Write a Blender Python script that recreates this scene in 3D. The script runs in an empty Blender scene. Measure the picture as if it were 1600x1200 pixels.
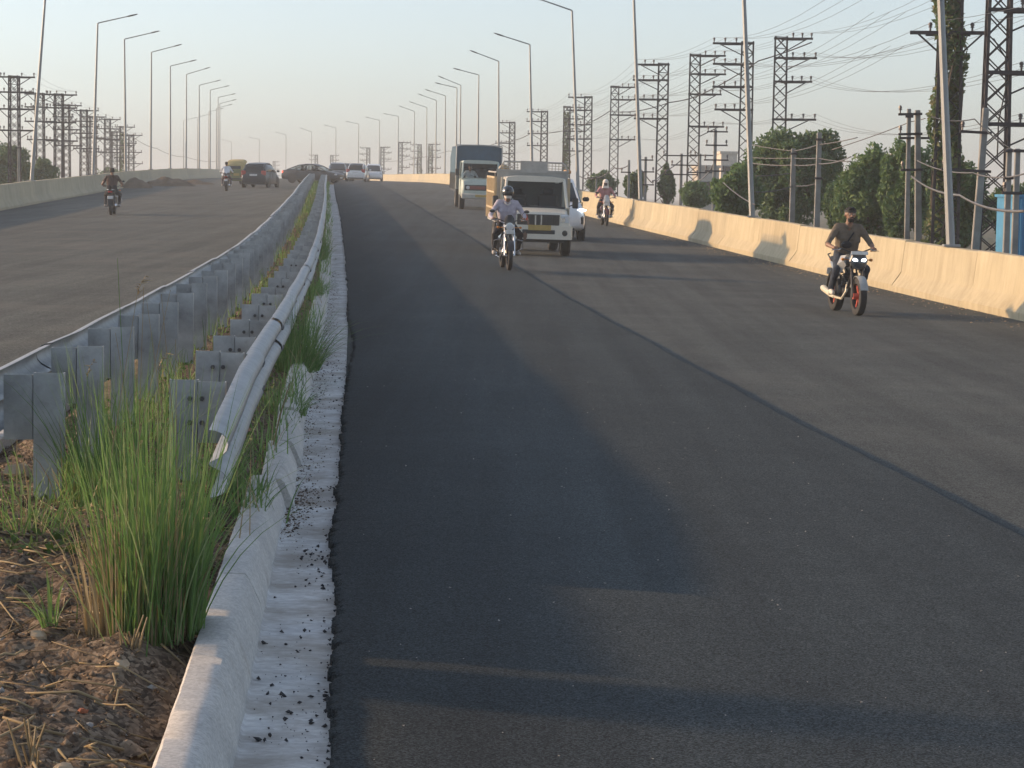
import bpy, math, random
import numpy as np
from mathutils import Vector, Matrix, noise as mn

random.seed(11)
rng = np.random.default_rng(11)
SC = bpy.context.scene
COL = SC.collection
PI = math.pi

# ------------------------------------------------------------------ camera
EYE = 1.70
FPX = 3500.0
PITCH = math.atan(300 / FPX)
ROLL = math.radians(0.8)
cam = bpy.data.cameras.new('camera')
cam.sensor_width = 36.0
cam.lens = 36.0 * FPX / 1600.0
cam.clip_start = 0.1
cam.clip_end = 6000
camo = bpy.data.objects.new('camera', cam)
COL.objects.link(camo)
RC = Matrix.Rotation(PI / 2 - PITCH, 3, 'X') @ Matrix.Rotation(ROLL, 3, 'Z')
camo.matrix_world = Matrix.Translation((0, 0, EYE)) @ RC.to_4x4()
SC.camera = camo

# ------------------------------------------------------------------ light
SUN_EL = math.radians(15.8)
SUN_AZ = math.radians(-77.0)          # measured from +Y (camera heading), negative = to the left
SUN_DIR = Vector((math.sin(SUN_AZ) * math.cos(SUN_EL), math.cos(SUN_AZ) * math.cos(SUN_EL), math.sin(SUN_EL)))
world = bpy.data.worlds.new('World')
SC.world = world
world.use_nodes = True
wn = world.node_tree
wn.nodes.clear()
wo = wn.nodes.new('ShaderNodeOutputWorld')
wb = wn.nodes.new('ShaderNodeBackground')
wb.inputs['Strength'].default_value = 0.132
sky = wn.nodes.new('ShaderNodeTexSky')
sky.sky_type = 'NISHITA'
sky.sun_disc = False
sky.sun_elevation = SUN_EL
sky.sun_rotation = SUN_AZ
sky.altitude = 200
sky.air_density = 1.0
sky.dust_density = 1.6
sky.ozone_density = 1.0
hs = wn.nodes.new('ShaderNodeHueSaturation')
hs.inputs['Saturation'].default_value = 0.5
wn.links.new(sky.outputs[0], hs.inputs['Color'])
tint = wn.nodes.new('ShaderNodeMix')
tint.data_type = 'RGBA'
tint.blend_type = 'MULTIPLY'
tint.inputs['Factor'].default_value = 1.0
tint.inputs['B'].default_value = (0.915, 1.0, 1.13, 1.0)
wn.links.new(hs.outputs[0], tint.inputs['A'])
wn.links.new(tint.outputs['Result'], wb.inputs['Color'])
wn.links.new(wb.outputs[0], wo.inputs['Surface'])

sun = bpy.data.lights.new('sun', 'SUN')
sun.energy = 3.35
sun.angle = math.radians(1.6)
sun.color = (1.0, 0.62, 0.30)
suno = bpy.data.objects.new('sun', sun)
COL.objects.link(suno)
suno.rotation_euler = SUN_DIR.to_track_quat('Z', 'Y').to_euler()
suno.location = (-60, 20, 40)

SC.view_settings.view_transform = 'Standard'
SC.view_settings.look = 'None'
SC.view_settings.gamma = 1.0
SC.view_settings.use_curve_mapping = False
SC.view_settings.exposure = 0.66
SC.render.engine = 'CYCLES'
SC.cycles.use_denoising = True
SC.cycles.max_bounces = 6
SC.cycles.diffuse_bounces = 3
SC.cycles.glossy_bounces = 3
SC.cycles.transparent_max_bounces = 8
SC.cycles.volume_bounces = 0
HAZE = 0.0009


# ------------------------------------------------------------------ road geometry
def hermite(tab):
    xs = np.array([t[0] for t in tab], float)
    ys = np.array([t[1] for t in tab], float)
    m = np.gradient(ys, xs)

    def f(x):
        x = np.asarray(x, float)
        i = np.clip(np.searchsorted(xs, x) - 1, 0, len(xs) - 2)
        h = xs[i + 1] - xs[i]
        t = np.clip((x - xs[i]) / h, -0.5, 1.0)
        a, b = ys[i], ys[i + 1]
        ma, mb = m[i] * h, m[i + 1] * h
        return (2*t**3-3*t**2+1)*a + (t**3-2*t**2+t)*ma + (-2*t**3+3*t**2)*b + (t**3-t**2)*mb
    return f


_z = hermite([(-60, -1.66), (-20, -1.68), (0, -1.70), (10, -1.72), (20, -1.74), (28, -1.72), (35, -1.68), (45, -1.57), (56, -1.40), (70, -1.17), (83, -.97),
              (103, -.62), (118, -.38), (146, .1), (175, .5), (200, .78), (233, 1.05), (270, 1.28), (310, 1.45), (343, 1.5),
              (380, 1.3), (423, .8), (500, -.4), (600, -1.6), (760, -2.6)])
_x = hermite([(-60, 4.3), (-20, 1.40), (0, -.06), (6.8, -.55), (11.5, -.90), (20.4, -1.54), (35, -2.6), (56, -4.25), (83, -6.45),
              (118, -9.4), (160, -12.87), (215, -17.36), (250, -20.2)])


def xe(Y):
    Y = np.asarray(Y, float)
    d = np.maximum(Y - 250, 0)
    return np.where(Y <= 250, _x(np.minimum(Y, 250)), -20.2 - .081 * d - d * d / 1200.0)


def zc(Y):
    return _z(Y) + EYE


def camber(off):
    off = np.asarray(off, float)
    return np.where(off > 0, -.019 * off, np.where(off < -2.2, .004 * (off + 2.2), 0))


def rp(off, Y, dz=0.0):
    """a point given by its offset from the edge of the right carriageway, its distance and its height above the road"""
    return Vector((float(xe(Y)) + off, float(Y), float(zc(Y)) + float(camber(off)) + dz))


def tangent(Y):
    d = rp(0, Y + .5) - rp(0, Y - .5)
    return d.normalized()


def px_x(px, py, Y):
    """world point seen at photo pixel px, py at distance Y"""
    d = RC @ Vector(((px - 800) / FPX, -(py - 600) / FPX, -1))
    t = Y / d.y
    return Vector((d.x * t, Y, EYE + d.z * t))


LANE = 0.05          # the new inner lane lies this much above the older layer


def hit(px, py, dz=0.0, y0=5, y1=240):
    """where the road is met in the direction of a pixel"""
    Y = y0
    while Y < y1:
        p = px_x(px, py, Y)
        off = p.x - float(xe(Y))
        g = float(zc(Y)) + float(camber(off)) + dz
        if p.z <= g:
            return p.x, Y
        Y += 0.1
    return p.x, Y


def road_frame(x, Y, dz=0.0, back=False, yaw=0.0):
    """matrix of a thing that stands on the road: +X along its heading (towards the camera unless back)"""
    off = x - float(xe(Y))
    p = rp(off, Y, dz)
    t = tangent(Y)
    f = t if back else -t
    side = Vector((1, 0, float(camber(off + .5) - camber(off - .5))))
    up = Vector((0, 0, 1))
    up = side.cross(Vector((t.x, t.y, t.z))).normalized()
    if yaw:
        f = Matrix.Rotation(yaw, 3, up) @ f
    l = up.cross(f).normalized()
    f = l.cross(up).normalized()
    return Matrix((( f.x, l.x, up.x, p.x), (f.y, l.y, up.y, p.y), (f.z, l.z, up.z, p.z), (0, 0, 0, 1)))


# ------------------------------------------------------------------ materials
MATS = {}


def nodes_of(name):
    m = bpy.data.materials.new(name)
    m.use_nodes = True
    nt = m.node_tree
    return m, nt, nt.nodes['Principled BSDF'], nt.nodes['Material Output']


def N(nt, typ, **kw):
    n = nt.nodes.new(typ)
    for k, v in kw.items():
        if k in n.inputs:
            n.inputs[k].default_value = v
        else:
            setattr(n, k, v)
    return n


def ramp(nt, pts, interp='LINEAR'):
    r = nt.nodes.new('ShaderNodeValToRGB')
    r.color_ramp.interpolation = interp
    e = r.color_ramp.elements
    while len(e) < len(pts):
        e.new(0.5)
    for el, (p, c) in zip(e, pts):
        el.position = p
        el.color = (c[0], c[1], c[2], 1) if not isinstance(c, (int, float)) else (c, c, c, 1)
    return r


def mat(name, col, rough=.6, metal=0.0, var=.15, scale=6.0, bump=0.0, bscale=80.0, col2=None, emit=0.0, coat=0.0, spots=0.0, spec=.5):
    if name in MATS:
        return MATS[name]
    m, nt, b, out = nodes_of(name)
    L = nt.links.new
    tc = N(nt, 'ShaderNodeTexCoord')
    oi = N(nt, 'ShaderNodeObjectInfo')
    mul = N(nt, 'ShaderNodeMath', operation='MULTIPLY')
    mul.inputs[1].default_value = 60
    L(oi.outputs['Random'], mul.inputs[0])
    nz = N(nt, 'ShaderNodeTexNoise', noise_dimensions='4D', Scale=scale, Detail=6.0, Roughness=.62)
    L(tc.outputs['Object'], nz.inputs['Vector'])
    L(mul.outputs[0], nz.inputs['W'])
    c1 = tuple(max(0, c * (1 - var)) for c in col)
    c2 = tuple(c * (1 + var) for c in (col2 or col))
    r = ramp(nt, [(.32, c1), (.68, c2)])
    L(nz.outputs['Fac'], r.inputs[0])
    src = r.outputs[0]
    if spots:
        n2 = N(nt, 'ShaderNodeTexNoise', noise_dimensions='4D', Scale=scale * 4.5, Detail=4.0, Roughness=.7)
        L(tc.outputs['Object'], n2.inputs['Vector'])
        L(mul.outputs[0], n2.inputs['W'])
        r2 = ramp(nt, [(.55, 0.0), (.72, 1.0)])
        L(n2.outputs['Fac'], r2.inputs[0])
        mx = N(nt, 'ShaderNodeMix', data_type='RGBA')
        mm = N(nt, 'ShaderNodeMath', operation='MULTIPLY')
        mm.inputs[1].default_value = spots
        L(r2.outputs[0], mm.inputs[0])
        L(mm.outputs[0], mx.inputs['Factor'])
        L(src, mx.inputs['A'])
        mx.inputs['B'].default_value = (.09, .065, .045, 1)
        src = mx.outputs['Result']
    L(src, b.inputs['Base Color'])
    b.inputs['Roughness'].default_value = rough
    b.inputs['Metallic'].default_value = metal
    b.inputs['Coat Weight'].default_value = coat
    b.inputs['Specular IOR Level'].default_value = spec
    if emit:
        b.inputs['Emission Color'].default_value = (col[0], col[1], col[2], 1)
        b.inputs['Emission Strength'].default_value = emit
    if bump:
        n3 = N(nt, 'ShaderNodeTexNoise', Scale=bscale, Detail=5.0, Roughness=.65)
        L(tc.outputs['Object'], n3.inputs['Vector'])
        bp = N(nt, 'ShaderNodeBump', Strength=bump, Distance=.01)
        L(n3.outputs['Fac'], bp.inputs['Height'])
        L(bp.outputs[0], b.inputs['Normal'])
    MATS[name] = m
    return m


def leaf_mat(name, cols, trans=.35, rough=.55):
    """foliage: every leaf (mesh island) takes its own hue; light passes through"""
    if name in MATS:
        return MATS[name]
    m, nt, b, out = nodes_of(name)
    L = nt.links.new
    g = N(nt, 'ShaderNodeNewGeometry')
    r = ramp(nt, [(i / (len(cols) - 1), c) for i, c in enumerate(cols)])
    L(g.outputs['Random Per Island'], r.inputs[0])
    L(r.outputs[0], b.inputs['Base Color'])
    b.inputs['Roughness'].default_value = rough
    b.inputs['Specular IOR Level'].default_value = .3
    t = N(nt, 'ShaderNodeBsdfTranslucent')
    L(r.outputs[0], t.inputs['Color'])
    mx = N(nt, 'ShaderNodeMixShader')
    mx.inputs[0].default_value = trans
    L(b.outputs[0], mx.inputs[1])
    L(t.outputs[0], mx.inputs[2])
    L(mx.outputs[0], out.inputs['Surface'])
    MATS[name] = m
    return m


def ground_mat(name, base, light, dark, grain=150.0, patch=.35, bump=.5, rough=.85, stretch=(1, 1, 1), flecks=0.0, dust=None, dist=.006, spec=.12, wear_shade=None):
    """asphalt, concrete or earth seen in world space: coarse grain, larger worn patches, optional dust and flecks"""
    m, nt, b, out = nodes_of(name)
    L = nt.links.new
    g = N(nt, 'ShaderNodeNewGeometry')
    mp = N(nt, 'ShaderNodeMapping')
    mp.inputs['Scale'].default_value = stretch
    L(g.outputs['Position'], mp.inputs['Vector'])
    v = N(nt, 'ShaderNodeTexVoronoi', Scale=grain, Randomness=1.0)
    L(mp.outputs[0], v.inputs['Vector'])
    n1 = N(nt, 'ShaderNodeTexNoise', Scale=grain * .55, Detail=4.0, Roughness=.7)
    L(mp.outputs[0], n1.inputs['Vector'])
    n2 = N(nt, 'ShaderNodeTexNoise', Scale=patch, Detail=5.0, Roughness=.6)
    L(mp.outputs[0], n2.inputs['Vector'])
    n4 = N(nt, 'ShaderNodeTexNoise', Scale=patch * 9, Detail=5.0, Roughness=.65)
    L(mp.outputs[0], n4.inputs['Vector'])
    r1 = ramp(nt, [(.25, dark), (.52, base), (.8, light)])
    sep = N(nt, 'ShaderNodeSeparateColor')
    L(v.outputs['Color'], sep.inputs[0])
    add = N(nt, 'ShaderNodeMath', operation='MULTIPLY_ADD')
    add.inputs[1].default_value = .55
    L(sep.outputs[0], add.inputs[0])
    sc_ = N(nt, 'ShaderNodeMath', operation='MULTIPLY')
    sc_.inputs[1].default_value = .5
    L(n1.outputs['Fac'], sc_.inputs[0])
    L(sc_.outputs[0], add.inputs[2])
    L(add.outputs[0], r1.inputs[0])
    mx = N(nt, 'ShaderNodeMix', data_type='RGBA', blend_type='MULTIPLY')
    mx.inputs['Factor'].default_value = 1
    L(r1.outputs[0], mx.inputs['A'])
    r2 = ramp(nt, [(.3, (.78, .78, .8)), (.7, (1.22, 1.2, 1.18))])
    ad2 = N(nt, 'ShaderNodeMath', operation='MULTIPLY_ADD')
    ad2.inputs[1].default_value = .4
    L(n4.outputs['Fac'], ad2.inputs[0])
    s2 = N(nt, 'ShaderNodeMath', operation='MULTIPLY')
    s2.inputs[1].default_value = .6
    L(n2.outputs['Fac'], s2.inputs[0])
    L(s2.outputs[0], ad2.inputs[2])
    L(ad2.outputs[0], r2.inputs[0])
    L(r2.outputs[0], mx.inputs['B'])
    src = mx.outputs['Result']
    if wear_shade:
        at = N(nt, 'ShaderNodeAttribute', attribute_name='across')
        dv = N(nt, 'ShaderNodeMath', operation='DIVIDE')
        dv.inputs[1].default_value = 14.0
        L(at.outputs['Fac'], dv.inputs[0])
        rw = ramp(nt, [(p / 14.0, v) for p, v in wear_shade], 'B_SPLINE')
        L(dv.outputs[0], rw.inputs[0])
        ms = N(nt, 'ShaderNodeMapping')
        ms.inputs['Scale'].default_value = (2.2, .06, 1)
        L(g.outputs['Position'], ms.inputs['Vector'])
        n6 = N(nt, 'ShaderNodeTexNoise', Scale=1.0, Detail=5.0, Roughness=.6)
        L(ms.outputs[0], n6.inputs['Vector'])
        r6 = ramp(nt, [(.35, (.82, .82, .83)), (.65, (1.16, 1.16, 1.15))])
        L(n6.outputs['Fac'], r6.inputs[0])
        for q in (rw.outputs[0], r6.outputs[0]):
            m7 = N(nt, 'ShaderNodeMix', data_type='RGBA', blend_type='MULTIPLY')
            m7.inputs['Factor'].default_value = 1
            L(src, m7.inputs['A'])
            L(q, m7.inputs['B'])
            src = m7.outputs['Result']
    if dust:
        n5 = N(nt, 'ShaderNodeTexNoise', Scale=dust[1], Detail=7.0, Roughness=.68)
        L(g.outputs['Position'], n5.inputs['Vector'])
        r5 = ramp(nt, [(dust[2], 0.0), (dust[2] + .2, 1.0)])
        L(n5.outputs['Fac'], r5.inputs[0])
        m5 = N(nt, 'ShaderNodeMix', data_type='RGBA')
        ml = N(nt, 'ShaderNodeMath', operation='MULTIPLY')
        ml.inputs[1].default_value = dust[3]
        L(r5.outputs[0], ml.inputs[0])
        L(ml.outputs[0], m5.inputs['Factor'])
        L(src, m5.inputs['A'])
        m5.inputs['B'].default_value = (*dust[0], 1)
        src = m5.outputs['Result']
    if flecks:
        v3 = N(nt, 'ShaderNodeTexVoronoi', Scale=9.0, Randomness=1.0)
        L(g.outputs['Position'], v3.inputs['Vector'])
        lt = N(nt, 'ShaderNodeMath', operation='LESS_THAN')
        lt.inputs[1].default_value = flecks
        L(v3.outputs['Distance'], lt.inputs[0])
        m6 = N(nt, 'ShaderNodeMix', data_type='RGBA')
        L(lt.outputs[0], m6.inputs['Factor'])
        L(src, m6.inputs['A'])
        m6.inputs['B'].default_value = (.32, .3, .27, 1)
        src = m6.outputs['Result']
    L(src, b.inputs['Base Color'])
    b.inputs['Roughness'].default_value = rough
    b.inputs['Specular IOR Level'].default_value = spec
    bp = N(nt, 'ShaderNodeBump', Strength=bump, Distance=dist)
    L(add.outputs[0], bp.inputs['Height'])
    L(bp.outputs[0], b.inputs['Normal'])
    MATS[name] = m
    return m


ASPHALT_NEW = ground_mat('asphalt_new', (.036, .048, .054), (.090, .108, .118), (.012, .016, .018), grain=170, patch=.3, bump=1.0, flecks=.014, rough=.82, dist=.012, spec=.15, wear_shade=[(0, .60), (.6, .66), (1.3, 1.15), (2.0, 1.05), (2.8, 1.28), (3.6, 1.1)])  # kerb-side stops paint its shade into the colour; the others are wheel-path wear
ASPHALT_OLD = ground_mat('asphalt_old', (.078, .088, .085), (.138, .152, .148), (.034, .036, .036), grain=130, patch=.25, bump=1.0, flecks=.03,
                         dust=((.125, .125, .118), .5, .5, .4), rough=.9, wear_shade=[(3.6, .9), (5.0, 1.12), (6.0, .95), (7.2, 1.12), (9.0, .95), (10.7, 1.3)])
ASPHALT_LEFT = ground_mat('asphalt_left', (.094, .101, .091), (.157, .166, .150), (.046, .047, .044), grain=70, patch=.2, bump=1.0,
                          dust=((.155, .148, .128), .35, .48, .5), rough=.88, wear_shade=[(0, 1), (13.9, 1)])
SOIL = ground_mat('soil', (.145, .108, .076), (.27, .21, .15), (.055, .042, .032), grain=60, patch=1.3, bump=1.0, rough=.95, dist=.02,
                  dust=((.07, .052, .038), 2.0, .48, .6))
GUTTER = ground_mat('gutter_concrete', (.62, .62, .60), (.69, .69, .67), (.54, .535, .52), grain=60, patch=2.2, bump=.12, rough=.88, stretch=(.45, 1, 1),
                    dust=((.29, .25, .205), 2.3, .40, .7))
KERBM = ground_mat('kerb_concrete', (.49, .48, .455), (.55, .54, .51), (.41, .40, .37), grain=110, patch=2.5, bump=.1, rough=.88,
                   dust=((.24, .19, .14), 3.5, .56, .6))
TERRAIN = ground_mat('terrain_earth', (.10, .095, .055), (.16, .14, .09), (.05, .06, .03), grain=1.5, patch=.03, bump=.3, rough=.95)


def barrier_material():
    m, nt, b, out = nodes_of('barrier_concrete')
    L = nt.links.new
    g = N(nt, 'ShaderNodeNewGeometry')
    oi = N(nt, 'ShaderNodeObjectInfo')
    n1 = N(nt, 'ShaderNodeTexNoise', Scale=1.1, Detail=7.0, Roughness=.62)
    L(g.outputs['Position'], n1.inputs['Vector'])
    mp = N(nt, 'ShaderNodeMapping')
    mp.inputs['Scale'].default_value = (3.0, 3.0, .22)
    L(g.outputs['Position'], mp.inputs['Vector'])
    n2 = N(nt, 'ShaderNodeTexNoise', Scale=1.8, Detail=6.0, Roughness=.7)
    L(mp.outputs[0], n2.inputs['Vector'])
    r = ramp(nt, [(.3, (.375, .325, .215)), (.7, (.465, .405, .275))])
    L(n1.outputs['Fac'], r.inputs[0])
    r2 = ramp(nt, [(.35, (.74, .72, .7)), (.6, (1.04, 1.04, 1.04))])
    L(n2.outputs['Fac'], r2.inputs[0])
    mx = N(nt, 'ShaderNodeMix', data_type='RGBA', blend_type='MULTIPLY')
    mx.inputs['Factor'].default_value = .62
    L(r.outputs[0], mx.inputs['A'])
    L(r2.outputs[0], mx.inputs['B'])
    r3 = ramp(nt, [(0, (.9, .9, .91)), (1, (1.07, 1.06, 1.04))])
    L(oi.outputs['Random'], r3.inputs[0])
    m2 = N(nt, 'ShaderNodeMix', data_type='RGBA', blend_type='MULTIPLY')
    m2.inputs['Factor'].default_value = 1
    L(mx.outputs['Result'], m2.inputs['A'])
    L(r3.outputs[0], m2.inputs['B'])
    L(m2.outputs['Result'], b.inputs['Base Color'])
    b.inputs['Roughness'].default_value = .85
    n3 = N(nt, 'ShaderNodeTexNoise', Scale=22.0, Detail=5.0, Roughness=.6)
    L(g.outputs['Position'], n3.inputs['Vector'])
    bp = N(nt, 'ShaderNodeBump', Strength=.25, Distance=.012)
    L(n3.outputs['Fac'], bp.inputs['Height'])
    L(bp.outputs[0], b.inputs['Normal'])
    return m


BARRIER = barrier_material()
GALV = mat('galvanised_steel', (.30, .315, .325), rough=.48, metal=.5, var=.18, scale=7, bump=.1, spots=.12)
GALV_POST = mat('galvanised_post', (.35, .37, .375), rough=.55, metal=.3, var=.28, scale=5, bump=.1, spots=.2)
BOLT = mat('dark_bolt', (.08, .08, .085), rough=.6, metal=.3)
LAMPM = mat('lamp_pole_steel', (.27, .28, .28), rough=.5, metal=.3, var=.12, scale=2)
LAMPHEAD = mat('lamp_head_grey', (.12, .125, .13), rough=.5)
STEEL = mat('rusty_tower_steel', (.045, .042, .048), rough=.8, var=.3, scale=3, col2=(.06, .05, .05), spec=.2)
PORC = mat('insulator_porcelain', (.10, .075, .065), rough=.35)
WIRE = mat('wire_aluminium', (.11, .11, .115), rough=.55)
CABLE = mat('black_cable', (.03, .03, .032), rough=.6)
POLEC = mat('pole_concrete', (.24, .235, .22), rough=.9, var=.25, scale=2.5, bump=.2)
GRASS = leaf_mat('grass_blades', [(.085, .17, .05), (.125, .225, .065), (.18, .30, .09), (.10, .19, .055), (.27, .33, .16)], trans=.45)
DRYGRASS = leaf_mat('dry_grass', [(.30, .235, .13), (.38, .30, .175), (.24, .18, .10), (.44, .36, .22)], trans=.25)
WEED = leaf_mat('weed_leaves', [(.04, .085, .02), (.07, .12, .03), (.11, .14, .05)], trans=.3)
LEAF_A = leaf_mat('tree_leaves_dark', [(.06, .12, .05), (.085, .15, .06), (.12, .19, .075), (.07, .13, .055)])
LEAF_B = leaf_mat('tree_leaves_light', [(.085, .16, .06), (.115, .20, .07), (.16, .24, .09), (.10, .175, .065)])
LEAF_C = leaf_mat('vine_leaves', [(.07, .13, .05), (.10, .17, .065), (.15, .20, .08), (.20, .18, .10)], trans=.5)
BARK = mat('bark', (.11, .085, .06), rough=.9, var=.3, scale=6, bump=.4)
RUBBER = mat('rubber', (.022, .022, .023), rough=.8, var=.2, scale=10)
BLACKP = mat('black_plastic', (.025, .026, .028), rough=.5)
CHROME = mat('chrome', (.62, .62, .62), rough=.22, metal=1.0, var=.05)
ALU = mat('engine_alloy', (.3, .3, .3), rough=.45, metal=.8, var=.2, scale=20)
GLASSM = mat('vehicle_glass', (.014, .018, .021), rough=.1, var=.1, spec=.35)
LENS = mat('lamp_lens', (.55, .57, .58), rough=.12, var=.05)
DARKMETAL = mat('dark_metal', (.05, .05, .052), rough=.5, metal=.6)
PLATE_Y = mat('plate_yellow', (.40, .28, .08), rough=.5, spots=.2, scale=14)
PLATE_W = mat('plate_white', (.62, .62, .6), rough=.5, spots=.2, scale=14)
RED = mat('tail_red', (.35, .02, .015), rough=.25)
REDON = mat('tail_red_lit', (1.0, .12, .05), rough=.3, emit=2.2)
LIGHTON = mat('headlight_lit', (.85, .95, 1.0), rough=.2, emit=3.0)
SKIN = mat('skin_brown', (.23, .125, .08), rough=.55, var=.1, scale=12)
SKIN_D = mat('skin_dark', (.16, .09, .06), rough=.55, var=.1, scale=12)
HAIR = mat('black_hair', (.012, .011, .01), rough=.7, var=.3, scale=60, bump=.6, bscale=150)
EYEW = mat('eye_white', (.6, .58, .55), rough=.3)


# ------------------------------------------------------------------ mesh helpers
class MB:
    def __init__(s):
        s.v, s.f, s.m = [], [], []

    def add(s, verts, faces, mi=0):
        o = len(s.v)
        s.v += [tuple(v) for v in verts]
        s.f += [tuple(i + o for i in f) for f in faces]
        s.m += [mi] * len(faces)
        return s

    def box(s, c, d, rot=None, mi=0, top=(1, 1), bev=0.0):
        """box of size d centred at c; top narrows the upper face; bev chamfers the vertical edges and the top"""
        hx, hy, hz = d[0] / 2, d[1] / 2, d[2] / 2
        if bev:
            b = min(bev, hx * .9, hy * .9)
            def ring(sx, sy, z, bb):
                return [(sx - bb, sy, z), (-sx + bb, sy, z), (-sx, sy - bb, z), (-sx, -sy + bb, z), (-sx + bb, -sy, z), (sx - bb, -sy, z), (sx, -sy + bb, z), (sx, sy - bb, z)]
            tx, ty = hx * top[0], hy * top[1]
            bz = min(b, hz * .9)
            rs = [ring(hx - bz, hy - bz, -hz, b * .6), ring(hx, hy, -hz + bz, b), ring(tx, ty, hz - bz, b), ring(tx - bz, ty - bz, hz, b * .6)]
            vs = [v for r in rs for v in r]
            fs = [tuple(range(7, -1, -1)), tuple(range(24, 32))]
            for k in range(3):
                for i in range(8):
                    j = (i + 1) % 8
                    fs.append((k*8+i, k*8+j, k*8+8+j, k*8+8+i))
        else:
            tx, ty = hx * top[0], hy * top[1]
            vs = [(-hx, -hy, -hz), (hx, -hy, -hz), (hx, hy, -hz), (-hx, hy, -hz), (-tx, -ty, hz), (tx, -ty, hz), (tx, ty, hz), (-tx, ty, hz)]
            fs = [(3, 2, 1, 0), (4, 5, 6, 7), (0, 1, 5, 4), (1, 2, 6, 5), (2, 3, 7, 6), (3, 0, 4, 7)]
        if rot is not None:
            vs = [rot @ Vector(v) for v in vs]
        return s.add([(v[0] + c[0], v[1] + c[1], v[2] + c[2]) for v in vs], fs, mi)

    def tube(s, pts, r, n=6, mi=0, cap=True, closed=False):
        pts = [Vector(p) for p in pts]
        rs = r if isinstance(r, (list, tuple)) else [r] * len(pts)
        o = len(s.v)
        k = len(pts)
        prev = None
        for i, p in enumerate(pts):
            if closed:
                t = pts[(i + 1) % k] - pts[i - 1]
            else:
                t = pts[min(i + 1, k - 1)] - pts[max(i - 1, 0)]
            t = t.normalized() if t.length > 1e-9 else Vector((0, 0, 1))
            if prev is None:
                a = Vector((0, 0, 1)) if abs(t.z) < .9 else Vector((1, 0, 0))
                u = t.cross(a).normalized()
            else:
                u = (prev - t * prev.dot(t)).normalized()
            prev = u
            w = t.cross(u)
            for j in range(n):
                an = 2 * PI * (j + .5) / n
                s.v.append(tuple(p + (u * math.cos(an) + w * math.sin(an)) * rs[i]))
        m = k if closed else k - 1
        for i in range(m):
            a0, b0 = o + i * n, o + ((i + 1) % k) * n
            for j in range(n):
                j2 = (j + 1) % n
                s.f.append((a0 + j, a0 + j2, b0 + j2, b0 + j))
                s.m.append(mi)
        if cap and not closed:
            s.f.append(tuple(o + j for j in range(n - 1, -1, -1)))
            s.f.append(tuple(o + (k - 1) * n + j for j in range(n)))
            s.m += [mi, mi]
        return s

    def lathe(s, prof, c=(0, 0, 0), axis='Y', n=20, mi=0, closed=False):
        """prof: (radius, along) pairs turned about the axis through c"""
        o = len(s.v)
        for (r, a) in prof:
            for j in range(n):
                an = 2 * PI * j / n
                x, z = r * math.cos(an), r * math.sin(an)
                v = {'Y': (x, a, z), 'Z': (x, z, a), 'X': (a, x, z)}[axis]
                s.v.append((v[0] + c[0], v[1] + c[1], v[2] + c[2]))
        k = len(prof)
        for i in range(k if closed else k - 1):
            i2 = (i + 1) % k
            for j in range(n):
                j2 = (j + 1) % n
                s.f.append((o+i*n+j, o+i*n+j2, o+i2*n+j2, o+i2*n+j))
                s.m.append(mi)
        return s

    def ball(s, c, r, seg=10, rings=6, mi=0, z0=-1.0, z1=1.0, rot=None):
        r = (r, r, r) if isinstance(r, (int, float)) else r
        a0, a1 = math.asin(z0), math.asin(z1)
        vs = []
        for i in range(rings + 1):
            a = a0 + (a1 - a0) * i / rings
            for j in range(seg):
                b = 2 * PI * j / seg
                v = Vector((math.cos(a) * math.cos(b) * r[0], math.cos(a) * math.sin(b) * r[1], math.sin(a) * r[2]))
                if rot is not None:
                    v = rot @ v
                vs.append((v.x + c[0], v.y + c[1], v.z + c[2]))
        fs = [(i*seg+j, i*seg+(j+1) % seg, (i+1)*seg+(j+1) % seg, (i+1)*seg+j) for i in range(rings) for j in range(seg)]
        fs += [tuple(range(seg - 1, -1, -1)), tuple(rings * seg + j for j in range(seg))]
        return s.add(vs, fs, mi)

    def loft(s, rings, mi=0, cap=True):
        n = len(rings[0])
        o = len(s.v)
        for r in rings:
            s.v += [tuple(p) for p in r]
        for i in range(len(rings) - 1):
            for j in range(n):
                j2 = (j + 1) % n
                s.f.append((o+i*n+j, o+i*n+j2, o+(i+1)*n+j2, o+(i+1)*n+j))
                s.m.append(mi)
        if cap:
            s.f.append(tuple(o + j for j in range(n - 1, -1, -1)))
            s.f.append(tuple(o + (len(rings) - 1) * n + j for j in range(n)))
            s.m += [mi, mi]
        return s

    def mesh(s, name, mats, smooth=35):
        me = bpy.data.meshes.new(name)
        me.from_pydata(s.v, [], s.f)
        mats = mats if isinstance(mats, (list, tuple)) else [mats]
        for m in mats:
            me.materials.append(m)
        if len(mats) > 1:
            me.polygons.foreach_set('material_index', s.m)
        if smooth:
            me.shade_smooth()
            if smooth < 180:
                me.set_sharp_from_angle(angle=math.radians(smooth))
        me.update()
        return me

    def build(s, name, mats, parent=None, smooth=35, org=None, fix=True):
        me = s.mesh(name, mats, smooth)
        if org is not None:
            me.transform(Matrix.Translation(-Vector(org)))
        if fix:
            fix_normals(me)
        return link(name, me, parent)


def fix_normals(me):
    import bmesh
    bm = bmesh.new()
    bm.from_mesh(me)
    bmesh.ops.recalc_face_normals(bm, faces=bm.faces)
    bm.to_mesh(me)
    bm.free()


def link(name, me, parent=None, loc=None):
    o = bpy.data.objects.new(name, me)
    COL.objects.link(o)
    if parent is not None:
        o.parent = parent
    if loc is not None:
        o.location = loc
    return o


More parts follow.
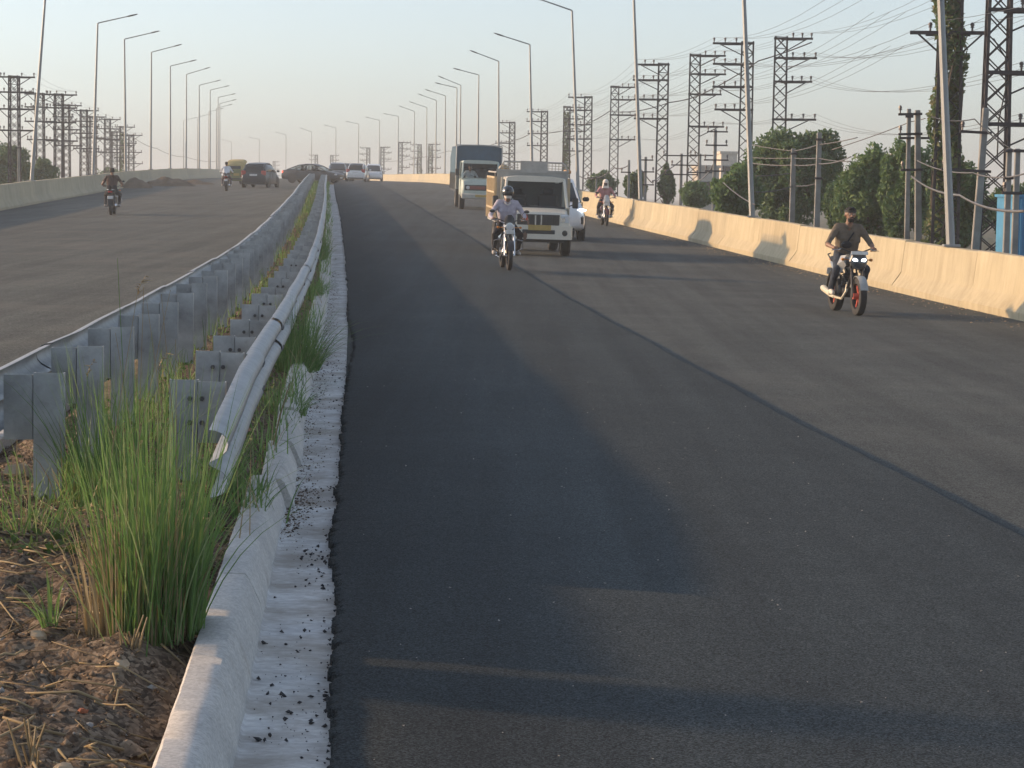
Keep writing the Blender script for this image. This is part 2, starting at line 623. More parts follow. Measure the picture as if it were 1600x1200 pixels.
def arr_mesh(name, verts, faces, m, smooth=False):
    """big meshes straight from numpy arrays; faces is an (n, 3 or 4) array"""
    me = bpy.data.meshes.new(name)
    verts = np.asarray(verts, np.float32)
    faces = np.asarray(faces, np.int32)
    k = faces.shape[1]
    me.vertices.add(len(verts))
    me.vertices.foreach_set('co', verts.ravel())
    me.loops.add(faces.size)
    me.loops.foreach_set('vertex_index', faces.ravel())
    me.polygons.add(len(faces))
    me.polygons.foreach_set('loop_start', np.arange(0, faces.size, k, dtype=np.int32))
    me.polygons.foreach_set('loop_total', np.full(len(faces), k, np.int32))
    me.materials.append(m)
    me.update(calc_edges=True)
    if smooth:
        me.shade_smooth()
    return me


def thing(name, label, cat, M=None, group=None):
    o = bpy.data.objects.new(name, None)
    COL.objects.link(o)
    o.empty_display_size = .3
    if M is not None:
        o.matrix_world = M if isinstance(M, Matrix) else Matrix.Translation(M)
    o['label'] = label
    o['category'] = cat
    if group:
        o['group'] = group
    return o


def tag(o, label=None, cat=None, group=None, kind=None):
    for k, v in (('label', label), ('category', cat), ('group', group), ('kind', kind)):
        if v:
            o[k] = v
    return o


def copy_child(o, parent, loc=None, rot=None):
    c = o.copy()
    COL.objects.link(c)
    c.parent = parent
    if loc is not None:
        c.location = loc
    if rot is not None:
        c.rotation_euler = rot
    return c


ORD = ['first', 'second', 'third', 'fourth', 'fifth', 'sixth', 'seventh', 'eighth', 'ninth', 'tenth', 'eleventh', 'twelfth', 'thirteenth',
       'fourteenth', 'fifteenth', 'sixteenth', 'seventeenth', 'eighteenth', 'nineteenth', 'twentieth', 'twenty-first', 'twenty-second', 'twenty-third', 'twenty-fourth']


def strip(name, offs, Ys, dzf, m, layer=0.0, kind='structure', smooth=True):
    """a sheet laid along the road: offs across (numbers or functions of Y), Ys along"""
    Ys = np.asarray(Ys, float)
    cols = []
    for k, o in enumerate(offs):
        oo = o(Ys) if callable(o) else np.full(len(Ys), float(o))
        X = xe(Ys) + oo
        d = dzf(k, oo, Ys) if callable(dzf) else dzf
        Z = zc(Ys) + camber(oo) + d
        cols.append(np.stack([X, Ys, Z], 1))
    n, k = len(Ys), len(offs)
    V = np.stack(cols, 1).reshape(-1, 3)
    i = np.arange(n - 1)[:, None] * k + np.arange(k - 1)[None]
    F = np.stack([i, i + 1, i + 1 + k, i + k], -1).reshape(-1, 4)
    me = arr_mesh(name, V, F, m, smooth)
    at = me.attributes.new('across', 'FLOAT', 'POINT')
    at.data.foreach_set('value', (V[:, 0] - xe(V[:, 1])).astype(np.float32))
    o = link(name, me)
    if kind:
        o['kind'] = kind
    return o


# ------------------------------------------------------------------ ground, road
GZ = -1.5            # level of the land beside the embankment


def geoms(a, b, s0, g):
    out = [a]
    s = s0
    while out[-1] < b:
        out.append(out[-1] + s)
        s = s0 + g * max(out[-1], 0)
    out[-1] = b
    return np.array(out)


land = MB()
gx = list(np.linspace(-850, 850, 35))
gy = list(np.linspace(-55, 1450, 31))
for y in gy:
    for x in gx:
        land.v.append((x, y, GZ + .25 * mn.noise((x * .02, y * .02, 0)) - .2))
for j in range(len(gy) - 1):
    for i in range(len(gx) - 1):
        a = j * len(gx) + i
        land.f.append((a, a + 1, a + 1 + len(gx), a + len(gx)))
        land.m.append(0)
tag(land.build('ground', TERRAIN, smooth=180, fix=False), kind='structure')

YR = geoms(-40, 720, .4, .012)
strip('outer_lane', [.02, 2, 4, 6, 8, 10.0, 10.85], YR, -LANE, ASPHALT_OLD)
strip('left_carriageway', [-13.1, -12.6, -10, -7, -4.5, -2.28], YR, -.03, ASPHALT_LEFT)


def fn(Y, s, seed):
    return np.array([mn.noise((float(y) * s, seed, 0.3)) for y in Y])


def edge(Y):
    return .012 + .022 * fn(Y, 2.2, 1) + .026 * fn(Y, 9, 2) + .024 * fn(Y, 32, 3) + .09 * np.exp(-((Y - 25) / 4.0) ** 2) - .03 * np.exp(-((Y - 11) / 1.2) ** 2)


def joint(Y):
    Y = np.asarray(Y, float)
    return 3.68 + .05 * fn(Y, .25, 4) + .02 * fn(Y, 2.5, 5)


YN = np.concatenate([np.arange(-6, 4.5, .5), np.arange(4.5, 34, .018), geoms(34, 720, .15, .012)])
strip('inner_lane', [lambda Y: edge(Y) + .006 * fn(Y, 60, 8), lambda Y: edge(Y), lambda Y: edge(Y) + .02, .25, 1, 2, 3, lambda Y: joint(Y) - .03, joint, lambda Y: joint(Y) + .035],
      YN, lambda k, o, Y: (-LANE if k in (0, 9) else (-.008 if k == 1 else 0.0)), ASPHALT_NEW, smooth=False)

YG = np.concatenate([np.arange(-6, 4.5, .5), np.arange(4.5, 30, .06), geoms(30, 168, .2, .01)])
strip('gutter', [-.36, -.30, -.28, -.2, -.1, .0, .06], YG,
      lambda k, o, Y: -.042 + .0025 * fn(Y, 2, 10 + k) + (.02 if k < 2 else 0) - (.035 if k == 6 else 0), GUTTER)

# median soil: fine and lumpy near the camera
YM = np.concatenate([np.arange(3.0, 15.5, .028), geoms(15.5, 168, .12, .01)])
OM = np.concatenate([np.arange(-2.3, -2.0, .1), np.arange(-2.0, -.40, .028)])


def soil_h(x, y):
    n = .05 * mn.noise((x * 1.3, y * 1.3, 1.0)) + .045 * mn.noise((x * 4, y * 4, 2.0)) + .028 * mn.noise((x * 11, y * 11, 3.0))
    if y < 16:
        c = mn.noise((x * 24, y * 24, 4.0))
        n += .02 * c + .018 * max(0, mn.noise((x * 15, y * 13, 7.0))) + .010 * mn.noise((x * 50, y * 50, 5.0))
    return n


def soil_base(off, y):
    e = min(1.0, max(0.0, (-.44 - off) / .25))
    l = min(1.0, max(0.0, (off + 2.2) / .35))
    return (.045 + .085 * e) * l + (-.02) * (1 - l)


SV = []
for y in YM:
    xx, zz = float(xe(y)), float(zc(y))
    for o in OM:
        SV.append((xx + o, y, zz + soil_base(o, y) + soil_h(xx + o, y)))
k = len(OM)
ii = np.arange(len(YM) - 1)[:, None] * k + np.arange(k - 1)[None]
so = link('median_soil', arr_mesh('median_soil', SV, np.stack([ii, ii + 1, ii + 1 + k, ii + k], -1).reshape(-1, 4), SOIL, True))
so['kind'] = 'structure'


def soil_z(off, y):
    x = float(xe(y)) + off
    return float(zc(y)) + soil_base(off, y) + soil_h(x, y)


# kerbs: short cast lengths, each a piece of the kerb
def kerb(name, side, cuts):
    root = bpy.data.objects.new(name, None)
    COL.objects.link(root)
    root['kind'] = 'structure'
    for a, b in zip(cuts[:-1], cuts[1:]):
        dl = random.uniform(-.006, .006) if a > 11 else 0.0
        dh = random.uniform(-.02, .006) if a > 11 else 0.0
        tw = random.uniform(-.008, .008) if a > 11 else 0.0
        if a > 12.3 and a < 16:
            dl, tw, dh = .035, -.03, -.02
        prof = [(-.285, -.05), (-.300, .02), (-.345, .125), (-.365, .142), (-.40, .147), (-.465, .145), (-.475, .135), (-.478, -.05)]
        st = .05 if b < 15 else (.12 if b < 40 else (b - a) / 4)
        n = max(2, int((b - a) / st))
        ys = np.linspace(a + .004, b - .012, n + 1)
        rings = []
        for q, y in enumerate(ys):
            t = q / n - .5
            pinch = .98 if q in (0, n) else 1.0
            r = []
            for kk, (o, z) in enumerate(prof):
                j = .005 * mn.noise((y * 4, kk * 1.1, side)) + (.002 * mn.noise((y * 22, kk * 3.1, side + 5)) if b < 30 else 0)
                zz = (z * pinch + dh + j) if z > 0 else z
                oo = o + dl + tw * t + j * .8
                off = oo if side > 0 else -2.6 - oo
                r.append(rp(0, y, zz) + Vector((off, 0, 0)))
            rings.append(r)
        MB().loft(rings).build('kerb_stone', KERBM, root, smooth=40)
    return root


def cuts_from(a, first, b, lo, hi):
    c = [a] + first
    while c[-1] < b:
        c.append(c[-1] + random.uniform(lo, hi) * (1 if c[-1] < 60 else 3))
    return c


kerb('kerb', 1, cuts_from(3.5, [5.9, 9.1, 12.35], 164, 1.4, 2.6))
kerb('kerb', -1, cuts_from(8.0, [], 164, 1.8, 2.8))


# ------------------------------------------------------------------ concrete barriers
def barrier(name, label, side, base, a, b):
    Ys = [a]
    while Ys[-1] < b:
        Ys.append(Ys[-1] + (5.0 if Ys[-1] < 150 else 10.0))
    root = thing(name, label, 'barrier', rp(base, a))
    org = root.location.copy()
    prof = [(0, -.25), (0, .07), (.15, .28), (.18, .34), (.245, .92), (.26, .94), (.45, .94), (.465, .92), (.49, -2.0)]
    for q, (y0, y1) in enumerate(zip(Ys[:-1], Ys[1:])):
        n = 5 if y1 < 60 else 3
        rings = []
        dh = random.uniform(-.012, .012)
        for y in np.linspace(y0 + .008, y1 - .008, n + 1):
            r = []
            for (o, z) in prof:
                zz = z + dh + (.012 * mn.noise((y * .4, o * 4, side)) if z > 0 else 0)
                p = rp(base + side * o, y, 0)
                r.append(Vector((p.x, p.y, float(zc(y)) + float(camber(base)) + (zz if z > -1 else min(-.4, GZ - float(zc(y)) - .5)))))
            rings.append(r)
        MB().loft(rings).build('barrier_panel', BARRIER, root, smooth=25, org=org)
    return root


barrier('concrete_barrier', 'long sunlit tan concrete crash barrier along the outer edge of the dark lanes', 1, 10.72, 14, 460)
barrier('concrete_barrier', 'long shaded grey concrete crash barrier along the far side of the opposite carriageway', -1, -13.0, 48, 460)


# ------------------------------------------------------------------ guard rails
W_PROF = [(.002, .312), (.030, .309), (.060, .296), (.082, .274), (.090, .246), (.084, .218), (.062, .194), (.032, .176), (.008, .166), (.002, .156),
          (.008, .146), (.032, .136), (.062, .118), (.084, .094), (.090, .066), (.082, .038), (.060, .016), (.030, .003), (.002, .0)]


def guard_rail(label, side, off, y_beam, y_post, y_end, taper):
    """side +1: beam faces +offset; off = offset of the beam's back face"""
    root = thing('guard_rail', label, 'guard rail', rp(off, y_beam))
    org = root.location.copy()
    root.location.z += .09 if side < 0 else 0.0
    # posts and spacer blocks, channels whose web faces along the road
    def channel(w, d, z0, z1, t=.006):
        m = MB()
        m.box((0, 0, (z0 + z1) / 2), (w, t, z1 - z0))
        for s in (-1, 1):
            m.box((s * (w / 2 - t / 2 + .001), d / 2 + t / 2, (z0 + z1) / 2 - .001), (t, d, z1 - z0 - .002))
        return m
    post0 = channel(.15, .075, -.5, .70).build('post', GALV_POST, root, smooth=0)
    sp = channel(.145, .075, .36, .69)
    spacer0 = sp.build('spacer_block', GALV_POST, root, smooth=0)
    bolt0 = MB().lathe([(.0, -.016), (.014, -.016), (.014, .0), (.0, .0)], (0, 0, 0), 'Y', 6).build('bolt', BOLT, root, smooth=0)
    y = y_post
    q = 0
    while y < y_end:
        o = off + taper(y)
        jz = random.uniform(-.02, .015)
        jr = random.uniform(-.012, .012)
        pieces = [(post0, -.255, 0), (spacer0, -.102, 0)]
        if q < 14 and side > 0:
            pieces += [(bolt0, -.15, .6), (bolt0, -.15, .47), (bolt0, -.215, .6), (bolt0, -.215, .47)]
        for n_, (src, do, dz) in enumerate(pieces):
            p = rp(0, y, jz + dz) + Vector((o + side * do, -.003 if dz else 0, 0)) - org
            rz = -float(xe(y + .5) - xe(y - .5))
            c = src if (q == 0 and n_ < 3) else copy_child(src, root)
            c.location = p
            c.rotation_euler = (random.uniform(-.015, .015), jr, rz)
            c.scale = (side, 1, 1)
        y += 2.0 if side > 0 else 1.85
        q += 1
    # beams, 4 m lengths that overlap
    bolt1 = None
    y = y_beam
    while y < y_end:
        y2 = min(y + (4.0 if y > y_beam else (y_post + 2.0 - y_beam + .2)), y_end)
        rings = []
        lap = .004 if int(y) % 2 else 0
        d0, d1 = random.uniform(-.008, .008), random.uniform(-.008, .008)
        for t in np.linspace(0, 1, 4):
            yy = y - .15 + (y2 - y + .3) * t if y > y_beam else y + (y2 - y + .15) * t
            jz = .012 * mn.noise((yy * .5, side * 3, 1)) - (.09 * max(0, (13 - yy) / 2.8) if side > 0 else 0) + d0 * (1 - t) + d1 * t
            jo = .012 * mn.noise((yy * .4, side * 5, 2)) + d1 * (1 - t) + d0 * t
            o = off + taper(yy)
            fr = [rp(0, yy, .385 + z + jz) + Vector((o + side * (d + lap + jo), 0, 0)) for d, z in W_PROF]
            bk = [rp(0, yy, .385 + z + jz) + Vector((o + side * (d + lap - .0045 + jo), 0, 0)) for d, z in W_PROF]
            rings.append(fr + bk[::-1])
        be = MB().loft(rings).build('beam', GALV, root, smooth=50, org=org)
        if y < 45 and side > 0:
            for dy in (-.11, -.04, .04, .11):
                for z in (.236, .076):
                    c = rp(0, y2 + dy, .385 + z + d1 - (.09 * max(0, (13 - y2 - dy) / 2.8))) + Vector((off + taper(y2) + side * .090, 0, 0)) - org
                    if bolt1 is None:
                        bolt1 = MB().box((0, 0, 0), (.02, .03, .03), bev=.006).build('bolt', BOLT, be, smooth=0)
                        bolt1.location = c
                    else:
                        copy_child(bolt1, be, c)
        y = y2
    return root


guard_rail('galvanised guard rail behind the near kerb, its cut end showing beside the tall grass', 1, -.58, 10.2, 12.0, 166, lambda y: 0.0)
guard_rail('galvanised guard rail on the far side of the median, facing the opposite carriageway', -1, -1.72, 8.6, 11.3, 166,
           lambda y: 0.0)


# ------------------------------------------------------------------ street lamps
def lamp_parts(root, H, lean, arm, rise, d):
    """pole foot at the root; lean = sideways shift of the top; d = direction of the arm along local X"""
    top = Vector((lean * d, 0, H))
    pole = MB().tube([(0, 0, -.15), (lean * d * .5, 0, H * .5), top], [.085, .068, .045], 8).build('pole', LAMPM, root)
    MB().box((0, 0, .02), (.3, .3, .04)).build('base_plate', LAMPM, root, smooth=0)
    a1 = top + Vector((arm * d, 0, rise))
    MB().tube([top - Vector((0, 0, .05)), top + Vector((.05 * d, 0, .02)), a1], [.04, .035, .028], 6).build('arm', LAMPM, root)
    u = (a1 - top).normalized()
    h = MB()
    rings = []
    for t, w, th in ((-.02, .05, .04), (.1, .10, .075), (.3, .13, .08), (.55, .11, .05), (.6, .06, .02)):
        c = a1 + u * t
        rings.append([c + Vector((0, w * math.cos(q), th * .6 * math.sin(q))) for q in [k * PI / 4 for k in range(8)]])
    h.loft(rings).build('lamp_head', LAMPHEAD, root)


R_LAMPS = [(1490, .58), (1178, .48), (1003, .42), (905, .40), (833, .26), (780, .1), (747, 0), (719, 0), (699, 0), (676, .02), (664, 0), (652, .05), (630, 0), (604, 0), (578, 0), (548, 0),
           (519, 0), (485, 0), (448, 0), (410, 0), (369, 0)]
GR = 'street lamps along the right barrier'
GL = 'street lamps along the left barrier'
for q, (px, lean) in enumerate(R_LAMPS):
    if q < 8:
        lo, hi = 20.0, 240.0
        for _ in range(40):
            mid = (lo + hi) / 2
            v = RC.transposed() @ (rp(11.1, mid, 1.0) - Vector((0, 0, EYE)))
            if 800 + FPX * v.x / -v.z > px:
                lo = mid
            else:
                hi = mid
        Y = lo
    else:
        Y = 183 + 20 * (q - 7)
    p = rp(11.06, Y)
    p.z = float(zc(Y) + camber(10.7)) + .94
    M = Matrix.Translation(p) @ Matrix.Rotation(-.08 + random.uniform(-.05, .05), 4, 'Z')
    lb = f'grey single-arm street lamp on the sunlit barrier, {ORD[q]} counted from the near end'
    lamp_parts(thing('street_lamp', lb, 'street lamp', M, GR), 7.75 + (.5 if q < 4 else 0) + random.uniform(-.1, .1), lean * (1.05 if q < 4 else 1), random.uniform(1.35, 1.6), random.uniform(.25, .62), -1)
L_LEAN = [.68, .28, -.08, .06, 0, .03, 0, 0, 0, 0, 0, 0, 0, 0, 0]
for q in range(14):
    Y = 104 + 20 * q if q else 98
    p = rp(-13.36, Y)
    p.z = float(zc(Y) + camber(-13.0)) + .94
    M = Matrix.Translation(p) @ Matrix.Rotation(-.08 + random.uniform(-.05, .05), 4, 'Z')
    lb = f'grey single-arm street lamp on the shaded barrier, {ORD[q]} counted from the near end'
    lamp_parts(thing('street_lamp', lb, 'street lamp', M, GL), 8.35 + random.uniform(-.15, .15), L_LEAN[q], random.uniform(1.5, 1.7), random.uniform(.35, .5), 1)


# ------------------------------------------------------------------ lattice towers
def lattice(root, H, w0, w1, arms, detail=True):
    """arms: (drop below top, reach left, reach right, insulators)"""
    def hw(z):
        return (w0 + (w1 - w0) * z / H) / 2
    for sx in (-1, 1):
        for sy in (-1, 1):
            MB().tube([(sx * hw(0), sy * hw(0), 0), (sx * hw(H), sy * hw(H), H)], .05, 4).build('leg', STEEL, root, smooth=0)
    br = MB()
    n = int(H / .5)
    for i in range(n):
        z0, z1 = H * i / n, H * (i + 1) / n
        a, b = hw(z0), hw(z1)
        r = .021
        for s in (-1, 1):
            br.tube([(-a, s * a, z0), (b, s * b, z1)], r, 4, cap=False)
            br.tube([(a, s * a, z0), (-b, s * b, z1)], r, 4, cap=False)
            if detail:
                br.tube([(s * a, -a, z0), (s * b, b, z1)], r, 4, cap=False)
                br.tube([(s * a, a, z0), (s * b, -b, z1)], r, 4, cap=False)
    for z in (H - .02, H - .5):
        b = hw(z)
        br.tube([(-b, -b, z), (b, -b, z), (b, b, z), (-b, b, z)], .03, 4, closed=True)
    br.build('bracing', STEEL, root, smooth=0)
    tips = []
    for (d, rl, rr, ni) in arms:
        z = H - d
        b = hw(z)
        am = MB()
        am.box(((rr - rl) / 2, -b - .05, z), (rl + rr, .08, .09))
        am.box(((rr - rl) / 2, b + .05, z), (min(rl, .4) + min(rr, .4) + .3, .07, .08))
        if rr > .6:
            am.tube([(b, -b, z - .5), (rr * .8, -b - .04, z - .03)], .03, 4)
        if rl > .6:
            am.tube([(-b, -b, z - .5), (-rl * .8, -b - .04, z - .03)], .03, 4)
        ao = am.build('cross_arm', STEEL, root, smooth=0)
        xs = []
        if rr > .6:
            xs += list(np.linspace(b + .25, rr - .06, ni))
        if rl > .6:
            xs += list(np.linspace(-b - .25, -rl + .06, ni))
        for x in xs:
            MB().lathe([(.0, .04), (.025, .045), (.025, .12), (.055, .13), (.03, .17), (.055, .18), (.05, .22), (.03, .25), (.0, .26)], (x, -b - .05, z), 'Z', 6).build('insulator', PORC, ao)
        tips.append([(x, -b - .05, z + .25) for x in xs])
    return tips


def leaves(name, centres, size, m, parent=None, org=(0, 0, 0), flat=.0, elong=1.6):
    """one mesh of leaf-shaped faces with random orientation around the given centres"""
    C = np.asarray(centres, float)
    n = len(C)
    d = rng.normal(size=(n, 3))
    d /= np.linalg.norm(d, axis=1)[:, None]
    d[:, 2] -= flat
    d /= np.linalg.norm(d, axis=1)[:, None]
    e = np.cross(d, rng.normal(size=(n, 3)))
    e /= np.linalg.norm(e, axis=1)[:, None]
    s = size * rng.uniform(.6, 1.35, n)[:, None]
    O = np.asarray(org, float)
    a = C - d * s * elong * .5
    b = C + e * s * .42
    c = C + d * s * elong * .5
    f = C - e * s * .42
    nn = np.cross(d, e) * s * .18
    V = np.stack([a, b + nn, c, f + nn], 1).reshape(-1, 3) - O
    F = np.arange(n * 4).reshape(-1, 4)
    return link(name, arr_mesh(name, V, F, m), parent)


def tower_vine(X, Y, z0, z1, r, n, label):
    zs = rng.uniform(0, 1, n)
    a = rng.uniform(0, 2 * PI, n)
    rad = r * (.75 + .45 * np.sin(zs * 23 + a) * .5) * rng.uniform(.55, 1.2, n) * (1.15 - .35 * zs)
    P = np.stack([X + rad * np.cos(a), Y + rad * np.sin(a), z0 + (z1 - z0) * zs], 1)
    root = thing('climbing_vine', label, 'vine', (X, Y, z0), 'climbing vines on the lattice towers')
    leaves('foliage', P, .105, LEAF_C, root, (X, Y, z0), flat=.4)
    st = MB()
    for k in range(4):
        q = rng.uniform(0, 6.28)
        st.tube([(r * .8 * math.cos(q + z * .5), r * .8 * math.sin(q + z * .5), z) for z in np.linspace(-.2, (z1 - z0) * .9, 9)], [.03] * 8 + [.01], 5)
    st.build('stem', BARK, root)


GT_R = 'lattice towers behind the right barrier'
GT_L = 'lattice towers behind the left barrier'
WIRES = {}
A_R = [(.1, 0.3, 1.45, 3), (1.0, .3, 1.45, 3), (2.0, .3, 1.45, 3), (3.6, .3, 1.45, 3)]
A_L = [(.1, 1.45, .3, 3), (1.0, 1.45, .3, 3), (2.0, 1.45, .3, 3), (3.0, 1.45, .3, 3)]
# px of the column, distance, side of the arms
RT = [(1552, 53, 1, 'beside the blue cabin'), (1477, 56, 0, 'wrapped in vine up to its top'), (1215, 96.6, 1, 'rising out of the round tree'), (1163, 100, -1, 'left of the round tree'),
      (1082, 113, 1, ''), (1033, 118, -1, ''), (958, 148, 1, ''), (917, 158, -1, ''), (884, 184, 1, 'overgrown with vine'), (849, 188, -1, ''),
      (799, 218, -1, ''), (672, 330, 1, 'green with vine'), (655, 335, -1, 'green with vine'), (597, 360, 1, ''), (575, 372, -1, ''), (625, 318, 1, ''),
      (518, 445, 1, ''), (494, 450, -1, ''), (428, 560, 1, '')]
TOPZ = 6.9 + EYE
for q, (px, Y, sd, note) in enumerate(RT):
    far = Y > 250
    p = px_x(px, 300, Y)
    base = Vector((p.x, Y, GZ - .3))
    H = TOPZ - base.z + random.uniform(-.15, .15) + (.9 if q == 1 else 0)
    lb = f'rusty lattice tower behind the sunlit barrier, {ORD[q]} from the near end'
    if note:
        lb = f'rusty lattice tower {note}, {ORD[q]} from the near end'
    t = thing('lattice_tower', lb, 'lattice tower', Matrix.Translation(base) @ Matrix.Rotation(-.08 + random.uniform(-.03, .03), 4, 'Z'), GT_R)
    if sd == 0:
        arms = [(2.0, 1.65, .4, 3), (3.75, 1.0, .95, 1)]
    else:
        j = random.uniform(-.1, .1)
        arms = [(d + j * (k > 0), rl * random.uniform(.9, 1.1), rr * random.uniform(.9, 1.1), ni) for k, (d, rl, rr, ni) in enumerate(A_R if sd > 0 else A_L)]
        if q == 0:
            arms = [(1.0, .3, 1.6, 3), (2.55, .3, 1.6, 3), (4.0, .3, 1.6, 3), (5.2, .3, 1.6, 3)]
    tips = lattice(t, H, .68 if Y < 60 else .62, .44 if Y < 60 else .5, arms, not far)
    if not far:
        key = 'B' if sd <= 0 else 'A'
        WIRES.setdefault(key, []).append((Y, base, tips))
for (q, n, r) in ((1, 8000, .43), (8, 2600, .36), (11, 900, .5), (12, 900, .5)):
    px, Y = RT[q][0], RT[q][1]
    X = px_x(px, 300, Y).x
    tower_vine(X, Y, GZ - .2, TOPZ + (.6 if q == 1 else -.4), r, n,
               'leafy climbing vine covering the ' + {1: 'tall lattice tower behind the nearest sunlit lamp pole', 8: 'ninth lattice tower behind the sunlit barrier',
                                                      11: 'twelfth lattice tower far behind the sunlit barrier', 12: 'thirteenth lattice tower far behind the sunlit barrier'}[q])
LT = [(22, 128, 118), (62, 150, 145), (92, 148, 146), (103, 170, 163), (131, 180, 171), (145, 195, 181), (168, 206, 185), (179, 235, 205), (192, 222, 197), (205, 240, 210)]
LW = []
for q, (px, Y, top) in enumerate(LT):
    p = px_x(px, top, Y)
    base = Vector((p.x, Y, GZ - .3))
    note = ' wrapped in vine' if q == 8 else ''
    t = thing('lattice_tower', f'dark lattice tower behind the shaded barrier{note}, {ORD[q]} from the near end', 'lattice tower', Matrix.Translation(base), GT_L)
    up = (.75, .75) if q % 2 == 0 else (.95, .4)
    tips = lattice(t, p.z - base.z, .62, .5, [(.1, 1.0 * up[0], 1.25, 2), (.95, .95, 1.2 * up[1] / .75, 2), (1.9, .95, 1.2, 2), (3.1, .8, 1.3, 2)], Y < 190)
    LW.append((Y, base, tips))
tower_vine(px_x(192, 300, 222).x, 222, GZ, px_x(192, 208, 222).z, .42, 1800, 'dark climbing vine covering the ninth lattice tower behind the shaded barrier')


# ------------------------------------------------------------------ overhead wires
def sag_pts(a, b, sag, n=9):
    a, b = Vector(a), Vector(b)
    return [a.lerp(b, t) - Vector((0, 0, sag * 4 * t * (1 - t))) for t in np.linspace(0, 1, n)]


def wire(nodes, r, m, label, group, sag=.5, name='power_wire'):
    pts = []
    for a, b in zip(nodes[:-1], nodes[1:]):
        s = sag * min(1.5, (Vector(b) - Vector(a)).length / 35.0)
        pp = sag_pts(a, b, s)
        pts += pp if not pts else pp[1:]
    o = MB().tube(pts, r, 3).build(name, m, None, smooth=180, org=pts[0], fix=False)
    o.location = pts[0]
    return tag(o, label, 'wire', group)


LEVELS = ['topmost', 'second highest', 'third highest', 'lowest']
POSN = ['inner', 'middle', 'outer']
for key, rows in WIRES.items():
    rows.sort(key=lambda r: r[0])
    side = 'nearer to' if key == 'B' else 'farther from'
    for lv in range(4):
        for k in range(3):
            nodes = []
            for (Y, base, tips) in rows:
                if lv < len(tips):
                    tp = tips[lv]
                    if len(tp) >= 3:
                        nodes.append(base + Vector(tp[k]))
                    elif len(tp):
                        nodes.append(base + Vector(tp[k % len(tp)]))
            if len(nodes) < 2:
                continue
            f = nodes[0]
            nodes = [f + Vector((1.9, -32, .5))] + nodes
            wire(nodes, .0065, WIRE, f'thin wire, {POSN[k]} on the {LEVELS[lv]} arms of the towers {side} the sunlit barrier', 'overhead wires on the right towers', .55)
for k in range(2):
    for lv in range(3):
        nodes = [b + Vector(tp[lv][k]) for (Y, b, tp) in sorted(LW, key=lambda r: r[0]) if len(tp[lv]) > k]
        wire(nodes, .0065, WIRE, f'thin wire, {POSN[2 * k]} on the {LEVELS[lv]} arms of the towers behind the shaded barrier', 'overhead wires on the left towers', .4)


def cable_px(pp, r, label, group=None, sag=.4, m=None):
    nodes = [px_x(x, y, Y) for (x, y, Y) in pp]
    return wire(nodes, r, m or CABLE, label, group, sag, 'power_cable')


cable_px([(1268, 66, 96), (1185, 95, 100), (1090, 150, 112), (1046, 160, 118), (952, 174, 148), (910, 196, 158), (830, 208, 186), (780, 222, 218), (700, 236, 300), (600, 252, 360)], .032,
         'thick dark bundled cable slung between the towers behind the sunlit barrier', sag=.25)
cable_px([(45, 142, 128), (100, 165, 150), (150, 185, 190), (205, 212, 230), (245, 232, 270), (290, 245, 330), (340, 252, 380)], .03, 'thick dark bundled cable slung along the towers behind the shaded barrier', sag=.2)


# ------------------------------------------------------------------ concrete utility poles
def upole(px, top, Y, label, arms, lean=0.0, w=.2):
    w *= .8
    p = px_x(px, top, Y)
    base = Vector((p.x, Y, GZ - .3))
    H = p.z - base.z
    t = thing('utility_pole', label, 'utility pole', Matrix.Translation(base) @ Matrix.Rotation(lean, 4, 'Y'), 'concrete utility poles behind the right barrier')
    MB().box((0, 0, H / 2), (w * 1.25, w * .9, H), top=(.68, .7), bev=.015).build('pole', POLEC, t, smooth=0)
    for (d, rl, rr) in arms:
        z = H - d
        ao = MB().box(((rr - rl) / 2, -w * .55, z), (rl + rr, .06, .06)).build('cross_arm', STEEL, t, smooth=0)
        for x in ([-rl + .05] if rl > .25 else []) + ([rr - .05] if rr > .25 else []):
            MB().lathe([(0, .02), (.02, .03), (.02, .1), (.05, .11), (.03, .15), (.05, .16), (.03, .22), (0, .23)], (x, -w * .55, z), 'Z', 6).build('insulator', PORC, ao)
    return base, H


upole(1240, 232, 66, 'bare concrete utility pole standing before the round tree, shorter one of two', [(.15, .1, .1)], .0)
upole(1279, 207, 64, 'tall concrete utility pole standing before the right half of the round tree', [(.2, .12, .12), (1.3, .1, .1)], .005)
upole(1424, 170, 58, 'slim concrete pole left of the vine covered tower with a short cross arm', [(.75, .25, .55), (.2, .1, .1)], -.01, .15)
upole(1446, 172, 57, 'concrete pole with three tilted arms touching the vine covered tower', [(.1, .5, .1), (.6, .5, .1), (1.5, .45, .1)], -.035, .2)
upole(1523, 168, 50, 'leaning concrete utility pole between the nearest sunlit lamp and the nearest tower', [(.55, .55, .15), (1.4, .9, .2)], .045, .2)
upole(1577, 232, 46, 'twin concrete pole before the blue cabin, the left one of the pair', [(.05, .1, .45), (.6, .1, .1)], 0, .16)
upole(1590, 232, 45.5, 'twin concrete pole before the blue cabin, the right one of the pair', [(.05, .1, .1), (.9, .3, .1)], 0, .16)
upole(1118, 202, 92, 'concrete pole with stacked horned arms left of the round tree', [(.1, .35, .5), (.65, .4, .5), (1.25, .45, .55), (1.7, .4, .4)], 0, .18)
upole(1009, 245, 105, 'concrete pole with bent arms beside the third sunlit lamp', [(.15, .3, .35), (.7, .3, .4), (1.3, .2, .4)], 0, .17)
upole(983, 250, 110, 'thin concrete pole among bushes left of the third sunlit lamp', [(.6, .4, .1)], 0, .16)
upole(932, 275, 120, 'short concrete pole with a horned arm behind the far motorcycle', [(.1, .5, .5)], 0, .16)
